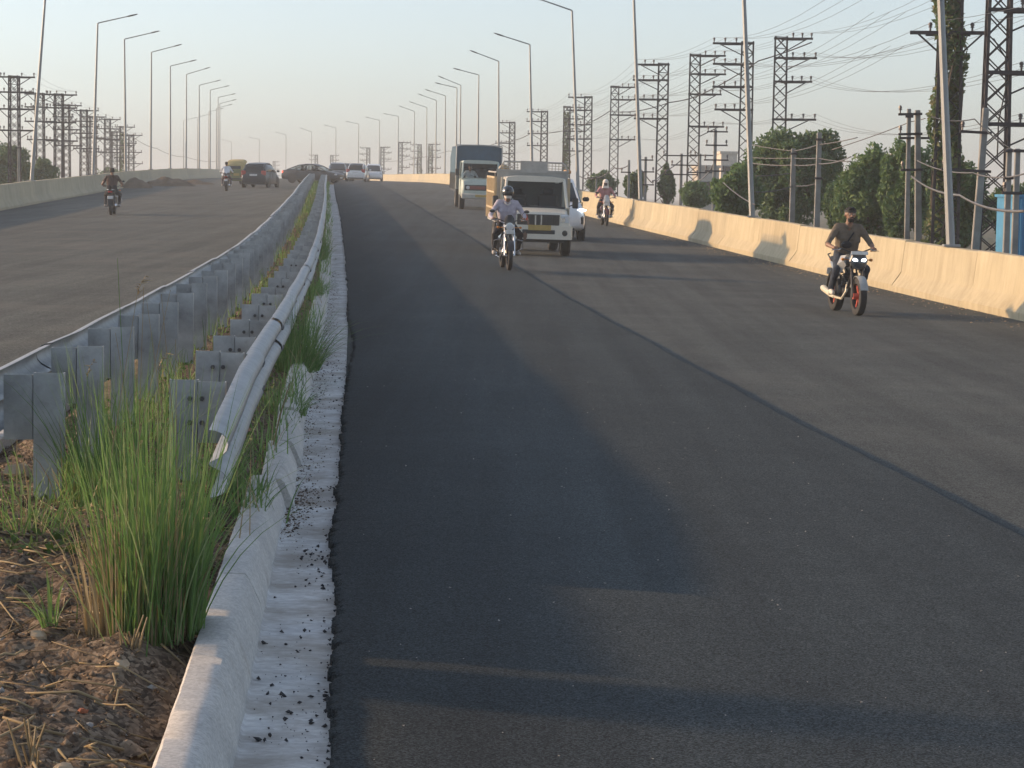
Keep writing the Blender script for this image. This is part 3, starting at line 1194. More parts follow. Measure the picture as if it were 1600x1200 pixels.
upole(1065, 240, 108, 'concrete pole carrying a wide frame of arms below the fifth tower', [(.1, .9, .7), (.55, .5, .9), (1.0, .8, .8)], 0, .18)
upole(1094, 240, 107, 'second concrete pole under the wide frame of arms below the fifth tower', [(.08, .5, .7), (.9, .6, .6)], 0, .18)
upole(1380, 245, 70, 'faint concrete pole half buried in the light green tree', [(.1, .3, .3)], 0, .16)
upole(29, 228, 115, 'slim pale concrete pole among bushes behind the shaded barrier', [(.1, .2, .2)], 0, .16)
GC = 'slack cables between the utility poles'
cable_px([(1170, 225, 68), (1240, 236, 66), (1279, 226, 64), (1340, 215, 62)], .016, 'grey cable sagging from pole to pole, highest of those before the round tree', GC, .35, WIRE)
cable_px([(1170, 246, 68), (1240, 247, 66), (1279, 247, 64), (1330, 252, 60)], .016, 'grey cable sagging from pole to pole at mid height before the round tree', GC, .3, WIRE)
cable_px([(1175, 255, 68), (1240, 258, 66), (1279, 256, 64), (1330, 245, 60)], .02, 'grey cable sagging below the middle one before the round tree', GC, .5, WIRE)
cable_px([(1180, 275, 66), (1240, 270, 66)], .016, 'short slack cable loop left of the shorter pole before the round tree', GC, .6, WIRE)
cable_px([(1130, 285, 70), (1180, 320, 60)], .02, 'steep slack cable left of the second sunlit lamp', GC, .2, WIRE)
cable_px([(1180, 300, 64), (1240, 290, 66), (1279, 285, 64)], .02, 'low slack cable loops between the two poles before the round tree', GC, .9, WIRE)
cable_px([(1424, 275, 57), (1500, 305, 46), (1600, 330, 36)], .028, 'thick pale cable sagging across the nearest sunlit lamp', GC, .35, WIRE)
cable_px([(1432, 250, 57), (1520, 270, 50), (1600, 272, 44)], .018, 'grey cable passing behind the nearest sunlit lamp above the thick one', GC, .5, WIRE)
cable_px([(1300, 234, 60), (1424, 190, 58), (1446, 185, 57)], .014, 'thin cable rising from the round tree to the vine covered tower', GC, .3, WIRE)
cable_px([(1446, 178, 57), (1523, 186, 50), (1585, 235, 46)], .016, 'cable linking the leaning pole with the twin poles', GC, .5)
cable_px([(1000, 262, 106), (1018, 285, 104), (1040, 268, 106), (1065, 250, 108)], .03, 'drooping dark cable between the poles under the fifth and sixth towers', GC, .5)
cable_px([(905, 275, 125), (932, 278, 120), (960, 262, 115), (983, 258, 110)], .03, 'drooping dark cable behind the far motorcycle', GC, .7)
cable_px([(1065, 290, 108), (1090, 282, 106), (1118, 250, 92)], .03, 'drooping pale cable below the horned pole', GC, .5, WIRE)
cable_px([(1552, 60, 53), (1571, 90, 53), (1571, 140, 53), (1560, 190, 53), (1558, 250, 53)], .02, 'black cable looping down along the nearest lattice tower', GC, .02)


# ------------------------------------------------------------------ trees
def tree(px0, px1, top, bot, Y, m, label, n=9000, depth=None, leaf=.17, name='tree', group='trees and bushes beside the road', conic=False):
    a, b = px_x(px0, top, Y), px_x(px1, bot, Y)
    cx, W = (a.x + b.x) / 2, abs(b.x - a.x)
    zt = px_x((px0 + px1) / 2, top, Y).z
    zb = max(px_x((px0 + px1) / 2, bot, Y).z, GZ + .3)
    base = Vector((cx, Y, GZ - .3))
    root = thing(name, label, 'tree', Matrix.Translation(base), group)
    D = depth or W
    # lumps spread over the crown's outline, each a cloud of leaves
    K = 72
    n = int(n * 2.1)
    P = []
    hz = (zt - zb) / 2
    cz = (zt + zb) / 2
    for k in range(K):
        u = rng.normal(size=3)
        u /= np.linalg.norm(u)
        rr = rng.uniform(.05, .85) ** .6 * .95 if not conic else rng.uniform(.15, .92)
        c = np.array([cx + u[0] * W / 2 * rr, Y + u[1] * D / 2 * rr, cz + u[2] * hz * rr])
        sc = 1.0
        if conic:
            t = (c[2] - zb) / (zt - zb)
            sc = max(.12, 1.1 - t)
            c[0] = cx + (c[0] - cx) * sc
            c[1] = Y + (c[1] - Y) * sc
        q = rng.normal(size=(n // K, 3))
        q /= np.linalg.norm(q, axis=1)[:, None]
        q *= rng.uniform(.35, 1.0, len(q))[:, None] ** .6
        lump = rng.uniform(.22, .40)
        P.append(c + q * np.array([W / 2 * lump * sc, D / 2 * lump * sc, hz * lump * 1.05]))
    P = np.concatenate(P)
    keep = rng.uniform(size=len(P)) < .97
    leaves('crown', P[keep], leaf * .72, m, root, base, flat=.25)
    tr = MB()
    hh = cz - base.z
    tr.tube([(0, 0, 0), (.05, 0, hh * .5), (-.04, .03, hh), (0, 0, hh + hz * .5)], [.16, .12, .08, .03], 7)
    for k in range(7):
        q = rng.uniform(0, 6.28)
        r = rng.uniform(.45, .8)
        z0 = hh * rng.uniform(.45, .95)
        e = Vector((math.cos(q) * W / 2 * r, math.sin(q) * D / 2 * r, z0 + hz * rng.uniform(.2, .9)))
        tr.tube([(0, 0, z0), (e.x * .5, e.y * .5, z0 + (e.z - z0) * .6), e], [.06, .04, .012], 5)
    tr.build('trunk', BARK, root)
    return root


tree(1158, 1328, 192, 352, 78, LEAF_A, 'large round dark green tree behind the two bare concrete poles', 17000, leaf=.15)
tree(1108, 1190, 252, 345, 72, LEAF_B, 'light green bush at the left foot of the large round tree', 6000, leaf=.14, name='bush')
tree(1305, 1412, 234, 378, 66, LEAF_B, 'light green feathery tree right of the large round tree', 11000, leaf=.13)
tree(1372, 1462, 214, 378, 64, LEAF_B, 'taller light green tree touching the vine covered tower', 9000, leaf=.13)
tree(1290, 1372, 275, 372, 70, LEAF_A, 'dark low bush filling the gap right of the large round tree', 6000, leaf=.13, name='bush')
tree(1450, 1545, 240, 388, 60, LEAF_A, 'dark bushy tree behind the nearest sunlit lamp pole', 9000, leaf=.13)
tree(1535, 1680, 285, 385, 66, LEAF_A, 'low dark tree behind the blue cabin', 7000, leaf=.14)
tree(1020, 1062, 258, 312, 112, LEAF_A, 'dark pointed tree between the fifth and sixth lattice towers', 4000, leaf=.17, conic=True)
tree(975, 1012, 268, 312, 112, LEAF_A, 'small round tree right of the third sunlit lamp foot', 3000, leaf=.17)
tree(918, 965, 268, 305, 130, LEAF_A, 'small hazy bush behind the far motorcycle', 2500, leaf=.18, name='bush')
tree(1062, 1112, 285, 325, 98, LEAF_B, 'low pale bush under the wide frame of pole arms', 3000, leaf=.16, name='bush')
tree(-45, 52, 222, 300, 138, LEAF_A, 'large hazy tree behind the shaded barrier', 7000, leaf=.2)
tree(48, 90, 246, 300, 140, LEAF_A, 'smaller hazy tree behind the shaded barrier', 3000, leaf=.2)
tree(145, 200, 262, 300, 220, LEAF_A, 'faint far bush between the vine tower and the shaded barrier', 1500, leaf=.25, name='bush')


# ------------------------------------------------------------------ buildings beyond
def house(x0, x1, y0, Y, label, wall, storeys, cols, depth=6):
    a, b = px_x(x0, y0, Y), px_x(x1, y0, Y)
    W = b.x - a.x
    H = a.z - GZ + .4
    t = thing('building', label, 'building', ((a.x + b.x) / 2, Y, GZ - .4))
    MB().box((0, depth / 2, H / 2), (W, depth, H)).build('wall', wall, t, smooth=0)
    MB().box((0, depth / 2, H + .1), (W + .2, depth + .2, .2)).build('parapet', wall, t, smooth=0)
    for s in range(storeys):
        for c in range(cols):
            x = -W / 2 + W * (c + .5) / cols
            z = H - 1.6 - 2.9 * s
            w = MB().box((x, -.03, z), (.95, .08, 1.25)).build('window', mat('window_frame', (.3, .3, .29), .6), t, smooth=0)
            MB().box((x, -.075, z), (.8, .02, 1.1)).build('pane', GLASSM, w, smooth=0)


house(1127, 1152, 240, 190, 'pale concrete building showing above the bushes left of the round tree', mat('pale_wall', (.55, .49, .42), .9), 2, 1)
house(1092, 1124, 262, 170, 'low beige building behind the horned utility pole', mat('beige_wall', (.42, .38, .33), .9), 1, 2)
# blue sheet-metal cabin
p0, p1 = px_x(1589, 308, 49), px_x(1668, 308, 49)
cab = thing('metal_cabin', 'bright blue sheet metal cabin behind the twin concrete poles', 'cabin', ((p0.x + p1.x) / 2, 49, GZ - .3))
Wc, Hc = p1.x - p0.x, p0.z - GZ + .3
BLUE = mat('blue_sheet', (.05, .22, .40), .5, var=.15, scale=2)
MB().box((0, 1, Hc / 2), (Wc, 2, Hc)).build('wall', BLUE, cab, smooth=0)
MB().box((0, 1, Hc + .03), (Wc + .1, 2.1, .06)).build('roof', BLUE, cab, smooth=0)
for k in range(5):
    MB().box((-Wc / 2 + Wc * (k + .5) / 5, -.02, Hc / 2), (.05, .05, Hc * .98)).build('rib', BLUE, cab, smooth=0)


# ------------------------------------------------------------------ wheels and vehicles
def wheel(root, c, r, w, rim=ALU, n=24, style='car', rimcol=None):
    """tyre with a rim inside, axle along Y"""
    t = MB().lathe([(r * .66, -w * .42), (r * .86, -w * .5), (r * .97, -w * .40), (r, -w * .18), (r, w * .18), (r * .97, w * .40), (r * .86, w * .5), (r * .66, w * .42)],
                   c, 'Y', n, closed=True).build('wheel', RUBBER, root)
    m = MB()
    if style == 'car':
        m.lathe([(0, -w * .30), (r * .2, -w * .32), (r * .5, -w * .2), (r * .6, -w * .4), (r * .68, -w * .42), (r * .68, w * .42), (r * .6, w * .4), (r * .5, w * .2), (r * .2, w * .32), (0, w * .30)], c, 'Y', n)
        for k in range(5):
            a = 2 * PI * k / 5
            for s in (-1, 1):
                m.box((c[0] + math.cos(a) * r * .4, c[1] + s * w * .33, c[2] + math.sin(a) * r * .4), (r * .38, .02, r * .13), rot=Matrix.Rotation(-a, 3, 'Y'))
    else:
        m.lathe([(r * .70, -w * .35), (r * .80, -w * .45), (r * .80, w * .45), (r * .70, w * .35)], c, 'Y', n, closed=True)
        m.lathe([(0, -w * .75), (r * .16, -w * .75), (r * .16, w * .75), (0, w * .75)], c, 'Y', 12)
        for k in range(6 if style == 'alloy' else 18):
            a = 2 * PI * k / (6 if style == 'alloy' else 18)
            ww = .035 if style == 'alloy' else .007
            m.box((c[0] + math.cos(a) * r * .45, c[1], c[2] + math.sin(a) * r * .45), (r * .62, ww * .7, ww), rot=Matrix.Rotation(-a, 3, 'Y'))
        if style != 'alloy':
            pass
    m.build('rim', rim, t)
    return t


def motorbike(label, M, st):
    t = thing('motorcycle', label, 'motorcycle', M, 'motorcycles with riders')
    body, rimm = st['body'], st.get('rim', CHROME)
    ws = st.get('wheels', 'spoke')
    R = .305
    fw = st.get('tyre', .10)
    wheel(t, (.66, 0, R), R, fw, rimm, 24, ws)
    wheel(t, (-.63, 0, R), R, fw * 1.15, rimm, 24, ws)
    hx, hz = .40, .98
    f = MB()
    for s in (-1, 1):
        f.tube([(.66, s * .095, R), (.53, s * .095, .66)], .024, 8).tube([(.53, s * .095, .66), (hx, s * .095, hz)], .018, 8)
        f.tube([(.66, s * .06, R), (.66, s * .11, R)], .02, 6)
    f.box((.50, 0, .76), (.06, .24, .035), rot=Matrix.Rotation(-.35, 3, 'Y')).box((.42, 0, .95), (.06, .24, .03), rot=Matrix.Rotation(-.35, 3, 'Y'))
    f.build('fork', CHROME if st.get('chrome', 1) else DARKMETAL, t)
    fd = MB()
    rings = []
    for k in range(9):
        a = math.radians(20 + k * 17)
        rings.append([(.66 + math.cos(a) * (R + .03 - abs(y) * .18), y, R + math.sin(a) * (R + .03 - abs(y) * .18)) for y in (-.065, -.035, 0, .035, .065)] +
                     [(.66 + math.cos(a) * (R + .015 - abs(y) * .18), y, R + math.sin(a) * (R + .015 - abs(y) * .18)) for y in (.06, 0, -.06)])
    fd.loft(rings).build('front_mudguard', st.get('guard', body), t)
    # handlebar with grips and levers
    hb = MB()
    hb.tube([(.30, -.36, 1.03), (.36, -.24, 1.05), (.41, -.1, 1.0), (.41, .1, 1.0), (.36, .24, 1.05), (.30, .36, 1.03)], .012, 6)
    hbo = hb.build('handlebar', DARKMETAL, t)
    for s in (-1, 1):
        MB().tube([(.305, s * .36, 1.03), (.345, s * .26, 1.045)], .019, 8).build('grip', BLACKP, hbo)
        MB().tube([(.37, s * .24, 1.045), (.40, s * .3, 1.03), (.36, s * .39, 1.02)], .007, 5).build('brake_lever', CHROME, hbo)
    if st.get('mirrors', 1):
        for s in (-1, 1):
            mo = MB().tube([(.36, s * .24, 1.05), (.40, s * .28, 1.17), (.39, s * .32, 1.2)], .006, 5).build('mirror', DARKMETAL, t)
            MB().ball((.39, s * .36, 1.21), (.02, .06, .035), 10, 6).build('mirror_head', BLACKP, mo)
    # head unit
    if st.get('head') == 'twin':
        h = MB()
        rings = []
        for (x, w, z0, z1) in ((.42, .10, .80, 1.0), (.50, .145, .76, 1.03), (.56, .15, .74, .99), (.61, .12, .76, .93), (.63, .06, .80, .88)):
            rings.append([(x, w * .55, z0), (x, w, z0 + (z1 - z0) * .45), (x, w * .75, z1 - .02), (x - .02, 0, z1), (x, -w * .75, z1 - .02), (x, -w, z0 + (z1 - z0) * .45), (x, -w * .55, z0), (x, 0, z0 - .02)])
        ho = h.loft(rings).build('headlight_cowl', st.get('cowl', BLACKP), t)
        for s in (-1, 1):
            MB().ball((.605, s * .065, .875), (.03, .05, .030), 10, 6, rot=Matrix.Rotation(s * .35, 3, 'X')).build('headlight', LIGHTON, ho)
        for s in (-1, 1):
            k = MB()
            k.loft([[(.36, s * .14, .78), (.36, s * .19, .86), (.36, s * .14, .95)], [(.2, s * .2, .62), (.2, s * .25, .78), (.2, s * .19, .93)], [(.02, s * .17, .66), (.02, s * .2, .76), (.02, s * .15, .88)]])
            k.build('tank_shroud', st.get('shroud', body), t)
        MB().box((.60, 0, .99), (.012, .28, .055), rot=Matrix.Rotation(-.25, 3, 'Y'), bev=.006).build('number_plate', PLATE_W, t)
    else:
        MB().lathe([(0, -.10), (.06, -.09), (.088, -.03), (.092, .03), (.085, .045), (0, .05)], (.50, 0, .90), 'X', 16).build('headlight_shell', st.get('cowl', BLACKP), t)
        MB().lathe([(0, .06), (.05, .055), (.078, .045), (.08, .03), (0, .03)], (.50, 0, .90), 'X', 16).build('headlight', LENS, t)
        fa = MB().loft([[(.49, -.115, .96), (.53, -.06, .965), (.535, .06, .965), (.49, .115, .96), (.46, .1, .955), (.46, -.1, .955)],
                        [(.46, -.10, 1.06), (.49, -.05, 1.08), (.49, .05, 1.08), (.46, .10, 1.06), (.43, .08, 1.05), (.43, -.08, 1.05)],
                        [(.42, -.075, 1.11), (.44, -.04, 1.14), (.44, .04, 1.14), (.42, .075, 1.11), (.40, .05, 1.1), (.40, -.05, 1.1)]])
        fa.build('visor', st.get('visor', BLACKP), t)
        MB().box((.575, 0, .79), (.012, .18, .085), bev=.006).build('number_plate', PLATE_W, t)
    for s in (-1, 1):
        MB().tube([(.47, s * .1, .88), (.47, s * .21, .88)], .009, 5).ball((.47, s * .23, .88), (.03, .032, .026), 8, 5).build('indicator', mat('indicator_amber', (.55, .2, .03), .3), t)
    # tank, seat, tail
    rings = []
    for (x, w, z0, z1) in ((.30, .07, .80, .88), (.24, .125, .76, .94), (.10, .14, .75, .96), (-.04, .12, .75, .92), (-.14, .08, .76, .84)):
        rings.append([(x, w * math.cos(q) * (1 if math.sin(q) > 0 else .92), (z0 + z1) / 2 + (z1 - z0) / 2 * math.sin(q)) for q in [k * PI / 6 for k in range(12)]])
    MB().loft(rings).build('fuel_tank', body, t)
    rings = []
    for (x, w, z0, z1) in ((-.06, .09, .74, .80), (-.2, .12, .74, .81), (-.42, .13, .77, .84), (-.68, .11, .82, .89), (-.78, .08, .85, .89)):
        rings.append([(x, w * max(-1, min(1, 1.3 * math.cos(q))), (z0 + z1) / 2 + (z1 - z0) / 2 * max(-1, min(1, 1.3 * math.sin(q)))) for q in [k * PI / 6 for k in range(12)]])
    MB().loft(rings).build('seat', mat('seat_vinyl', (.03, .03, .032), .55), t)
    for s in (-1, 1):
        MB().loft([[(-.1, s * .10, .55), (-.1, s * .13, .64), (-.1, s * .1, .74)], [(-.3, s * .12, .54), (-.3, s * .155, .65), (-.3, s * .12, .75)], [(-.72, s * .08, .76), (-.72, s * .1, .79), (-.72, s * .08, .83)]]).build('side_panel', body, t)
    tl = MB().box((-.82, 0, .84), (.08, .16, .07), bev=.02).build('tail_light', RED, t)
    mg = MB()
    rings = []
    for k in range(8):
        a = math.radians(70 + k * 15)
        rings.append([(-.63 + math.cos(a) * (R + .05), y, R + math.sin(a) * (R + .05)) for y in (-.08, 0, .08)] + [(-.63 + math.cos(a) * (R + .035), y, R + math.sin(a) * (R + .035)) for y in (.075, 0, -.075)])
    mg.loft(rings).build('rear_mudguard', BLACKP, t)
    MB().box((-.90, 0, .64), (.012, .2, .11), rot=Matrix.Rotation(.25, 3, 'Y'), bev=.006).build('number_plate', PLATE_W, t)
    rk = MB()
    for s in (-1, 1):
        rk.tube([(-.45, s * .15, .82), (-.7, s * .15, .92), (-.86, s * .06, .93)], .011, 6)
    rk.build('grab_rail', CHROME if st.get('chrome', 1) else DARKMETAL, t)
    # frame, engine, swing arm, shocks
    fr = MB()
    for s in (-1, 1):
        fr.tube([(.40, 0, .88), (.30, s * .08, .45), (.12, s * .12, .26), (-.25, s * .12, .27), (-.30, s * .11, .6), (-.1, s * .07, .74)], .016, 6)
        fr.tube([(-.24, s * .1, .34), (-.63, s * .105, R)], .022, 6)
        fr.tube([(-.60, s * .12, R + .02), (-.48, s * .12, .70)], .025, 6)
        fr.tube([(-.3, s * .11, .6), (-.62, s * .09, .78)], .014, 6)
    fr.build('frame', DARKMETAL, t)
    en = MB()
    en.box((-.02, 0, .36), (.36, .22, .2), bev=.05)
    for k in range(7):
        en.box((.12, 0, .47 + k * .028), (.2, .22, .012), rot=Matrix.Rotation(-.2, 3, 'Y'))
    en.box((.13, 0, .54), (.13, .15, .22))
    for s in (-1, 1):
        en.lathe([(0, s * .12), (.08, s * .12), (.095, s * .1), (.095, 0), (0, 0)], (-.02, s * .02, .36), 'Y', 14)
    en.build('engine', st.get('engine', ALU), t)
    # exhaust on the rider's right (-Y side)
    ex = st.get('exhaust', CHROME)
    MB().tube([(.2, -.06, .5), (.28, -.1, .36), (.18, -.14, .24), (-.15, -.16, .25)], .02, 7).tube([(-.15, -.165, .25), (-.3, -.17, .28), (-.72, -.19, .36), (-.78, -.19, .37)], [.025, .048, .055, .04], 10).build('exhaust', ex, t)
    if st.get('crash', 1):
        MB().tube([(.33, -.08, .66), (.36, -.3, .6), (.30, -.31, .45), (.16, -.12, .3)], .013, 6).tube([(.33, .08, .66), (.36, .3, .6), (.30, .31, .45), (.16, .12, .3)], .013, 6).build('crash_bar', CHROME, t)
    pg = MB()
    for s in (-1, 1):
        pg.tube([(-.08, s * .1, .30), (-.08, s * .28, .30)], .016, 6)
    pg.tube([(-.05, .12, .27), (-.18, .16, .02 + .02)], .01, 5)
    pg.build('footrest', DARKMETAL, t)
    return t


def capsule_field(caps, mb):
    for (a, ra, b, rb, tg) in caps:
        a, b = Vector(a), Vector(b)
        L = (b - a).length
        n = max(2, int(L / max(.02, min(ra, rb) * .8)))
        pts, rs = [], []
        u = (b - a).normalized() if L > 1e-6 else Vector((0, 0, 1))
        for (f, c) in ((-.95, .3), (-.6, .8)):
            pts.append(a + u * ra * f)
            rs.append(ra * c)
        for i in range(n + 1):
            pts.append(a.lerp(b, i / n))
            rs.append(ra + (rb - ra) * i / n)
        for (f, c) in ((.6, .8), (.95, .3)):
            pts.append(b + u * rb * f)
            rs.append(rb * c)
        mb.tube(pts, rs, 10)


def body_mesh(caps, mats, voxel=.013, squash=None):
    """one continuous skin grown over tapered limbs; each face takes the cloth of the nearest limb"""
    mb = MB()
    capsule_field(caps, mb)
    me = mb.mesh('body', mats[0])
    fix_normals(me)
    o = link('body', me)
    m = o.modifiers.new('r', 'REMESH')
    m.mode = 'VOXEL'
    m.voxel_size = voxel
    m2 = o.modifiers.new('s', 'SMOOTH')
    m2.factor = .5
    m2.iterations = 3
    dg = bpy.context.evaluated_depsgraph_get()
    nm = bpy.data.meshes.new_from_object(o.evaluated_get(dg))
    o.modifiers.clear()
    o.data = nm
    nm.name = 'body'
    nm.materials.clear()
    for k in mats:
        nm.materials.append(k)
    nf = len(nm.polygons)
    C = np.zeros(nf * 3, np.float32)
    nm.polygons.foreach_get('center', C)
    C = C.reshape(-1, 3)
    best = np.full(nf, 1e9)
    idx = np.zeros(nf, np.int32)
    for (a, ra, b, rb, tg) in caps:
        a, b = np.array(a, float), np.array(b, float)
        d = b - a
        L2 = max(1e-9, d @ d)
        tt = np.clip(((C - a) @ d) / L2, 0, 1)
        dist = np.linalg.norm(C - (a + tt[:, None] * d), axis=1) - (ra + (rb - ra) * tt)
        w = dist < best
        best[w] = dist[w]
        idx[w] = tg
    nm.polygons.foreach_set('material_index', idx)
    # folds in the cloth
    cl = set()
    for p in nm.polygons:
        if p.material_index < 2:
            cl.update(p.vertices)
    nv = len(nm.vertices)
    co, no = np.zeros(nv * 3, np.float32), np.zeros(nv * 3, np.float32)
    nm.vertices.foreach_get('co', co)
    nm.vertex_normals.foreach_get('vector', no)
    co, no = co.reshape(-1, 3), no.reshape(-1, 3)
    for i in cl:
        x, y, z = (float(q) for q in co[i])
        co[i] += no[i] * (.011 * mn.noise((x * 9, y * 9, z * 16)) + .006 * mn.noise((x * 24, y * 24, z * 34)))
    nm.vertices.foreach_set('co', co.ravel())
    nm.update()
    nm.shade_smooth()
    return o


def rider(label, M, st):
    """seated on a motorcycle in its frame: hands on the grips, feet on the rests"""
    t = thing('person', label, 'person', M, st.get('group', 'riders on motorcycles'))
    SH, PT, SK, FT = 0, 1, 2, 3
    mats = [st['shirt'], st['trousers'], st.get('skin', SKIN), st['shoes']]
    lean = st.get('lean', 0.0)
    kn = st.get('knee', .26)
    hip = Vector((-.20, 0, .90))
    ch = Vector((-.10 + lean, 0, 1.22))
    nk = Vector((-.05 + lean * 1.3, 0, 1.42))
    hd = Vector((-.01 + lean * 1.4, 0, 1.575))
    caps = []
    for s in (-1, 1):
        caps.append((hip + Vector((0, s * .085, .0)), .115, Vector((-.17, s * .07, 1.02)), .12, PT if s else PT))
        caps.append((Vector((-.16, s * .06, 1.03)), .125, ch + Vector((0, s * .085, -.02)), .125, SH))
        caps.append((ch + Vector((0, s * .085, -.02)), .125, ch + Vector((.01, s * .10, .12)), .10, SH))
        sh = ch + Vector((.01, s * .185, .155))
        caps.append((nk + Vector((-.02, 0, -.03)), .065, sh, .07, SH))
        el = Vector((.02 + lean * .5, s * .37, 1.10))
        wr = Vector((.245, s * .325, 1.055))
        caps.append((sh, .068, sh.lerp(el, .55), .055, SH))
        long_ = st.get('long', False)
        caps.append((sh.lerp(el, .55), .054, el, .044, SH if (long_ or st.get('half', True)) else SK))
        caps.append((el, .042, wr, .029, SH if long_ else SK))
        # palm, four bent fingers and a thumb round the grip
        pal = Vector((.285, s * .315, 1.055))
        caps.append((wr, .028, pal, .032, SK))
        for k in range(4):
            fy = s * (.285 + k * .021)
            l = (1.0, 1.08, 1.0, .85)[k]
            k1 = Vector((.325 + .012 * l, fy, 1.068))
            k2 = Vector((.345 + .010 * l, fy, 1.04))
            k3 = Vector((.325, fy, 1.012))
            caps += [(pal, .012, k1, .010, SK), (k1, .010, k2, .009, SK), (k2, .009, k3, .008, SK)]
        caps += [(pal + Vector((0, -s * .02, -.005)), .013, Vector((.305, s * .262, 1.02)), .011, SK), (Vector((.305, s * .262, 1.02)), .011, Vector((.33, s * .27, 1.008)), .009, SK)]
        # leg
        kx = Vector((.19, s * kn, .72))
        an = Vector((-.09, s * .25, .37))
        caps.append((hip + Vector((0, s * .095, -.01)), .112, kx, .07, PT))
        caps.append((kx, .066, kx.lerp(an, .35), .066, PT))
        caps.append((kx.lerp(an, .35), .064, an, .045, PT))
        caps.append((an + Vector((-.02, 0, -.03)), .045, Vector((.03, s * .26, .335)), .042, FT))
        caps.append((Vector((.03, s * .26, .335)), .042, Vector((.12, s * .27, .325)), .034, FT))
    caps.append((nk + Vector((-.02, 0, -.04)), .062, hd + Vector((-.02, 0, -.07)), .055, SK))
    caps.append((hd + Vector((-.025, 0, .02)), .088, hd + Vector((.0, 0, .03)), .085, SK))
    caps.append((hd + Vector((.015, 0, .0)), .072, hd + Vector((.035, 0, -.065)), .052, SK))
    caps.append((hd + Vector((.085, 0, .02)), .012, hd + Vector((.105, 0, -.015)), .016, SK))
    for s in (-1, 1):
        caps.append((hd + Vector((-.01, s * .083, .02)), .014, hd + Vector((-.015, s * .088, -.02)), .011, SK))
    body = body_mesh(caps, mats, st.get('voxel', .013))
    body.parent = t
    hx, hz = hd.x, hd.z
    hm = st.get('hair', HAIR)
    if st['head'] == 'hair' or st['head'] == 'beard':
        h = MB().ball((hx - .018, 0, hz + .035), (.105, .095, .098), 14, 8, z0=.1)
        h.ball((hx - .045, 0, hz + .02), (.08, .092, .09), 12, 7, z0=-.5)
        for k in range(40):
            a, b = rng.uniform(0, 6.28), rng.uniform(.3, 1.0)
            h.ball((hx - .015 + .095 * math.cos(a) * b, .085 * math.sin(a) * b, hz + .035 + .09 * math.sqrt(max(0, 1 - b * b * .9))), (.022, .02, .02), 6, 4)
        h.build('hair', hm, t)
        for s in (-1, 1):
            e = MB().ball((hx + .083, s * .034, hz + .018), (.010, .015, .009), 8, 5).build('eye', EYEW, t)
            MB().ball((hx + .091, s * .034, hz + .018), (.004, .007, .007), 8, 5).build('iris', HAIR, e)
            MB().tube([(hx + .086, s * .015, hz + .040), (hx + .088, s * .035, hz + .046), (hx + .076, s * .056, hz + .038)], .0035, 5).build('eyebrow', HAIR, t)
        MB().tube([(hx + .088, -.025, hz - .052), (hx + .094, 0, hz - .050), (hx + .088, .025, hz - .052)], .006, 5).build('mouth', mat('lips', (.2, .08, .06), .5), t)
    if st['head'] == 'beard':
        bd = MB()
        bd.loft([[(hx + .054 + .033 * math.cos(q), .060 * math.sin(q), hz - .046 - .010 * math.cos(q)) for q in np.linspace(-1.9, 1.9, 9)],
                 [(hx + .048 + .042 * math.cos(q), .060 * math.sin(q), hz - .078) for q in np.linspace(-1.9, 1.9, 9)],
                 [(hx + .044 + .032 * math.cos(q), .042 * math.sin(q), hz - .112) for q in np.linspace(-1.9, 1.9, 9)]])
        bd.tube([(hx + .083, -.034, hz - .043), (hx + .098, -.012, hz - .033), (hx + .098, .012, hz - .033), (hx + .083, .034, hz - .043)], .008, 5)
        bd.build('beard', HAIR, t)
    if st['head'] == 'helmet':
        h = MB().ball((hx - .01, 0, hz + .03), (.145, .125, .135), 18, 10, z0=-.55)
        h.box((hx + .125, 0, hz + .075), (.07, .16, .014), rot=Matrix.Rotation(.25, 3, 'Y'), bev=.006)
        h.build('helmet', st.get('helmet', BLACKP), t)
        fm = MB()
        fm.loft([[(hx + .03 + .07 * math.cos(q), .075 * math.sin(q), hz + z) for q in np.linspace(-1.7, 1.7, 11)] for z in (.0, -.05, -.1)])
        fm.build('face_cloth', st.get('mask', mat('mask_cloth', (.62, .56, .5), .8)), t)
        for s in (-1, 1):
            MB().tube([(hx, s * .105, hz - .02), (hx + .03, s * .075, hz - .13)], .010, 5).build('chin_strap', BLACKP, t)
    if st['head'] == 'scarf':
        sc = mat('head_scarf', (.68, .63, .58), .9)
        h = MB().ball((hx - .015, 0, hz + .03), (.122, .108, .118), 14, 8, z0=-.2)
        h.loft([[(hx - .02 + r * math.cos(q), (r - .01) * math.sin(q), hz + z) for q in np.linspace(.9, 5.4, 11)] for (r, z) in ((.115, .02), (.12, -.05), (.13, -.12), (.15, -.19))])
        h.build('head_scarf', sc, t)
        MB().loft([[(hx + .035 + .06 * math.cos(q), .068 * math.sin(q), hz + z) for q in np.linspace(-1.6, 1.6, 9)] for z in (.0, -.05, -.1)]).build('face_cloth', mat('dark_cloth', (.05, .04, .045), .9), t)
    if st.get('collar'):
        MB().tube([(nk.x + .02, -.07, nk.z - .02), (nk.x + .07, -.05, nk.z - .05), (nk.x + .085, 0, nk.z - .085), (nk.x + .07, .05, nk.z - .05), (nk.x + .02, .07, nk.z - .02), (nk.x - .06, 0, nk.z + .015)], .014, 6, closed=True).build('collar', st['collar'], t)
    if st.get('strap'):
        MB().tube([(nk.x + .01, .12, nk.z - .06), (ch.x + .13, .02, ch.z + .02), (ch.x + .13, -.09, ch.z - .16)], .014, 5).build('bag_strap', st['strap'], t)
        MB().ball((ch.x + .15, -.06, ch.z - .12), (.05, .09, .06), 10, 6).build('waist_bag', st['strap'], t)
    return t


def cloth(name, col, var=.18):
    return mat(name, col, .85, var=var, scale=7, bump=.5, bscale=14, spec=.2)


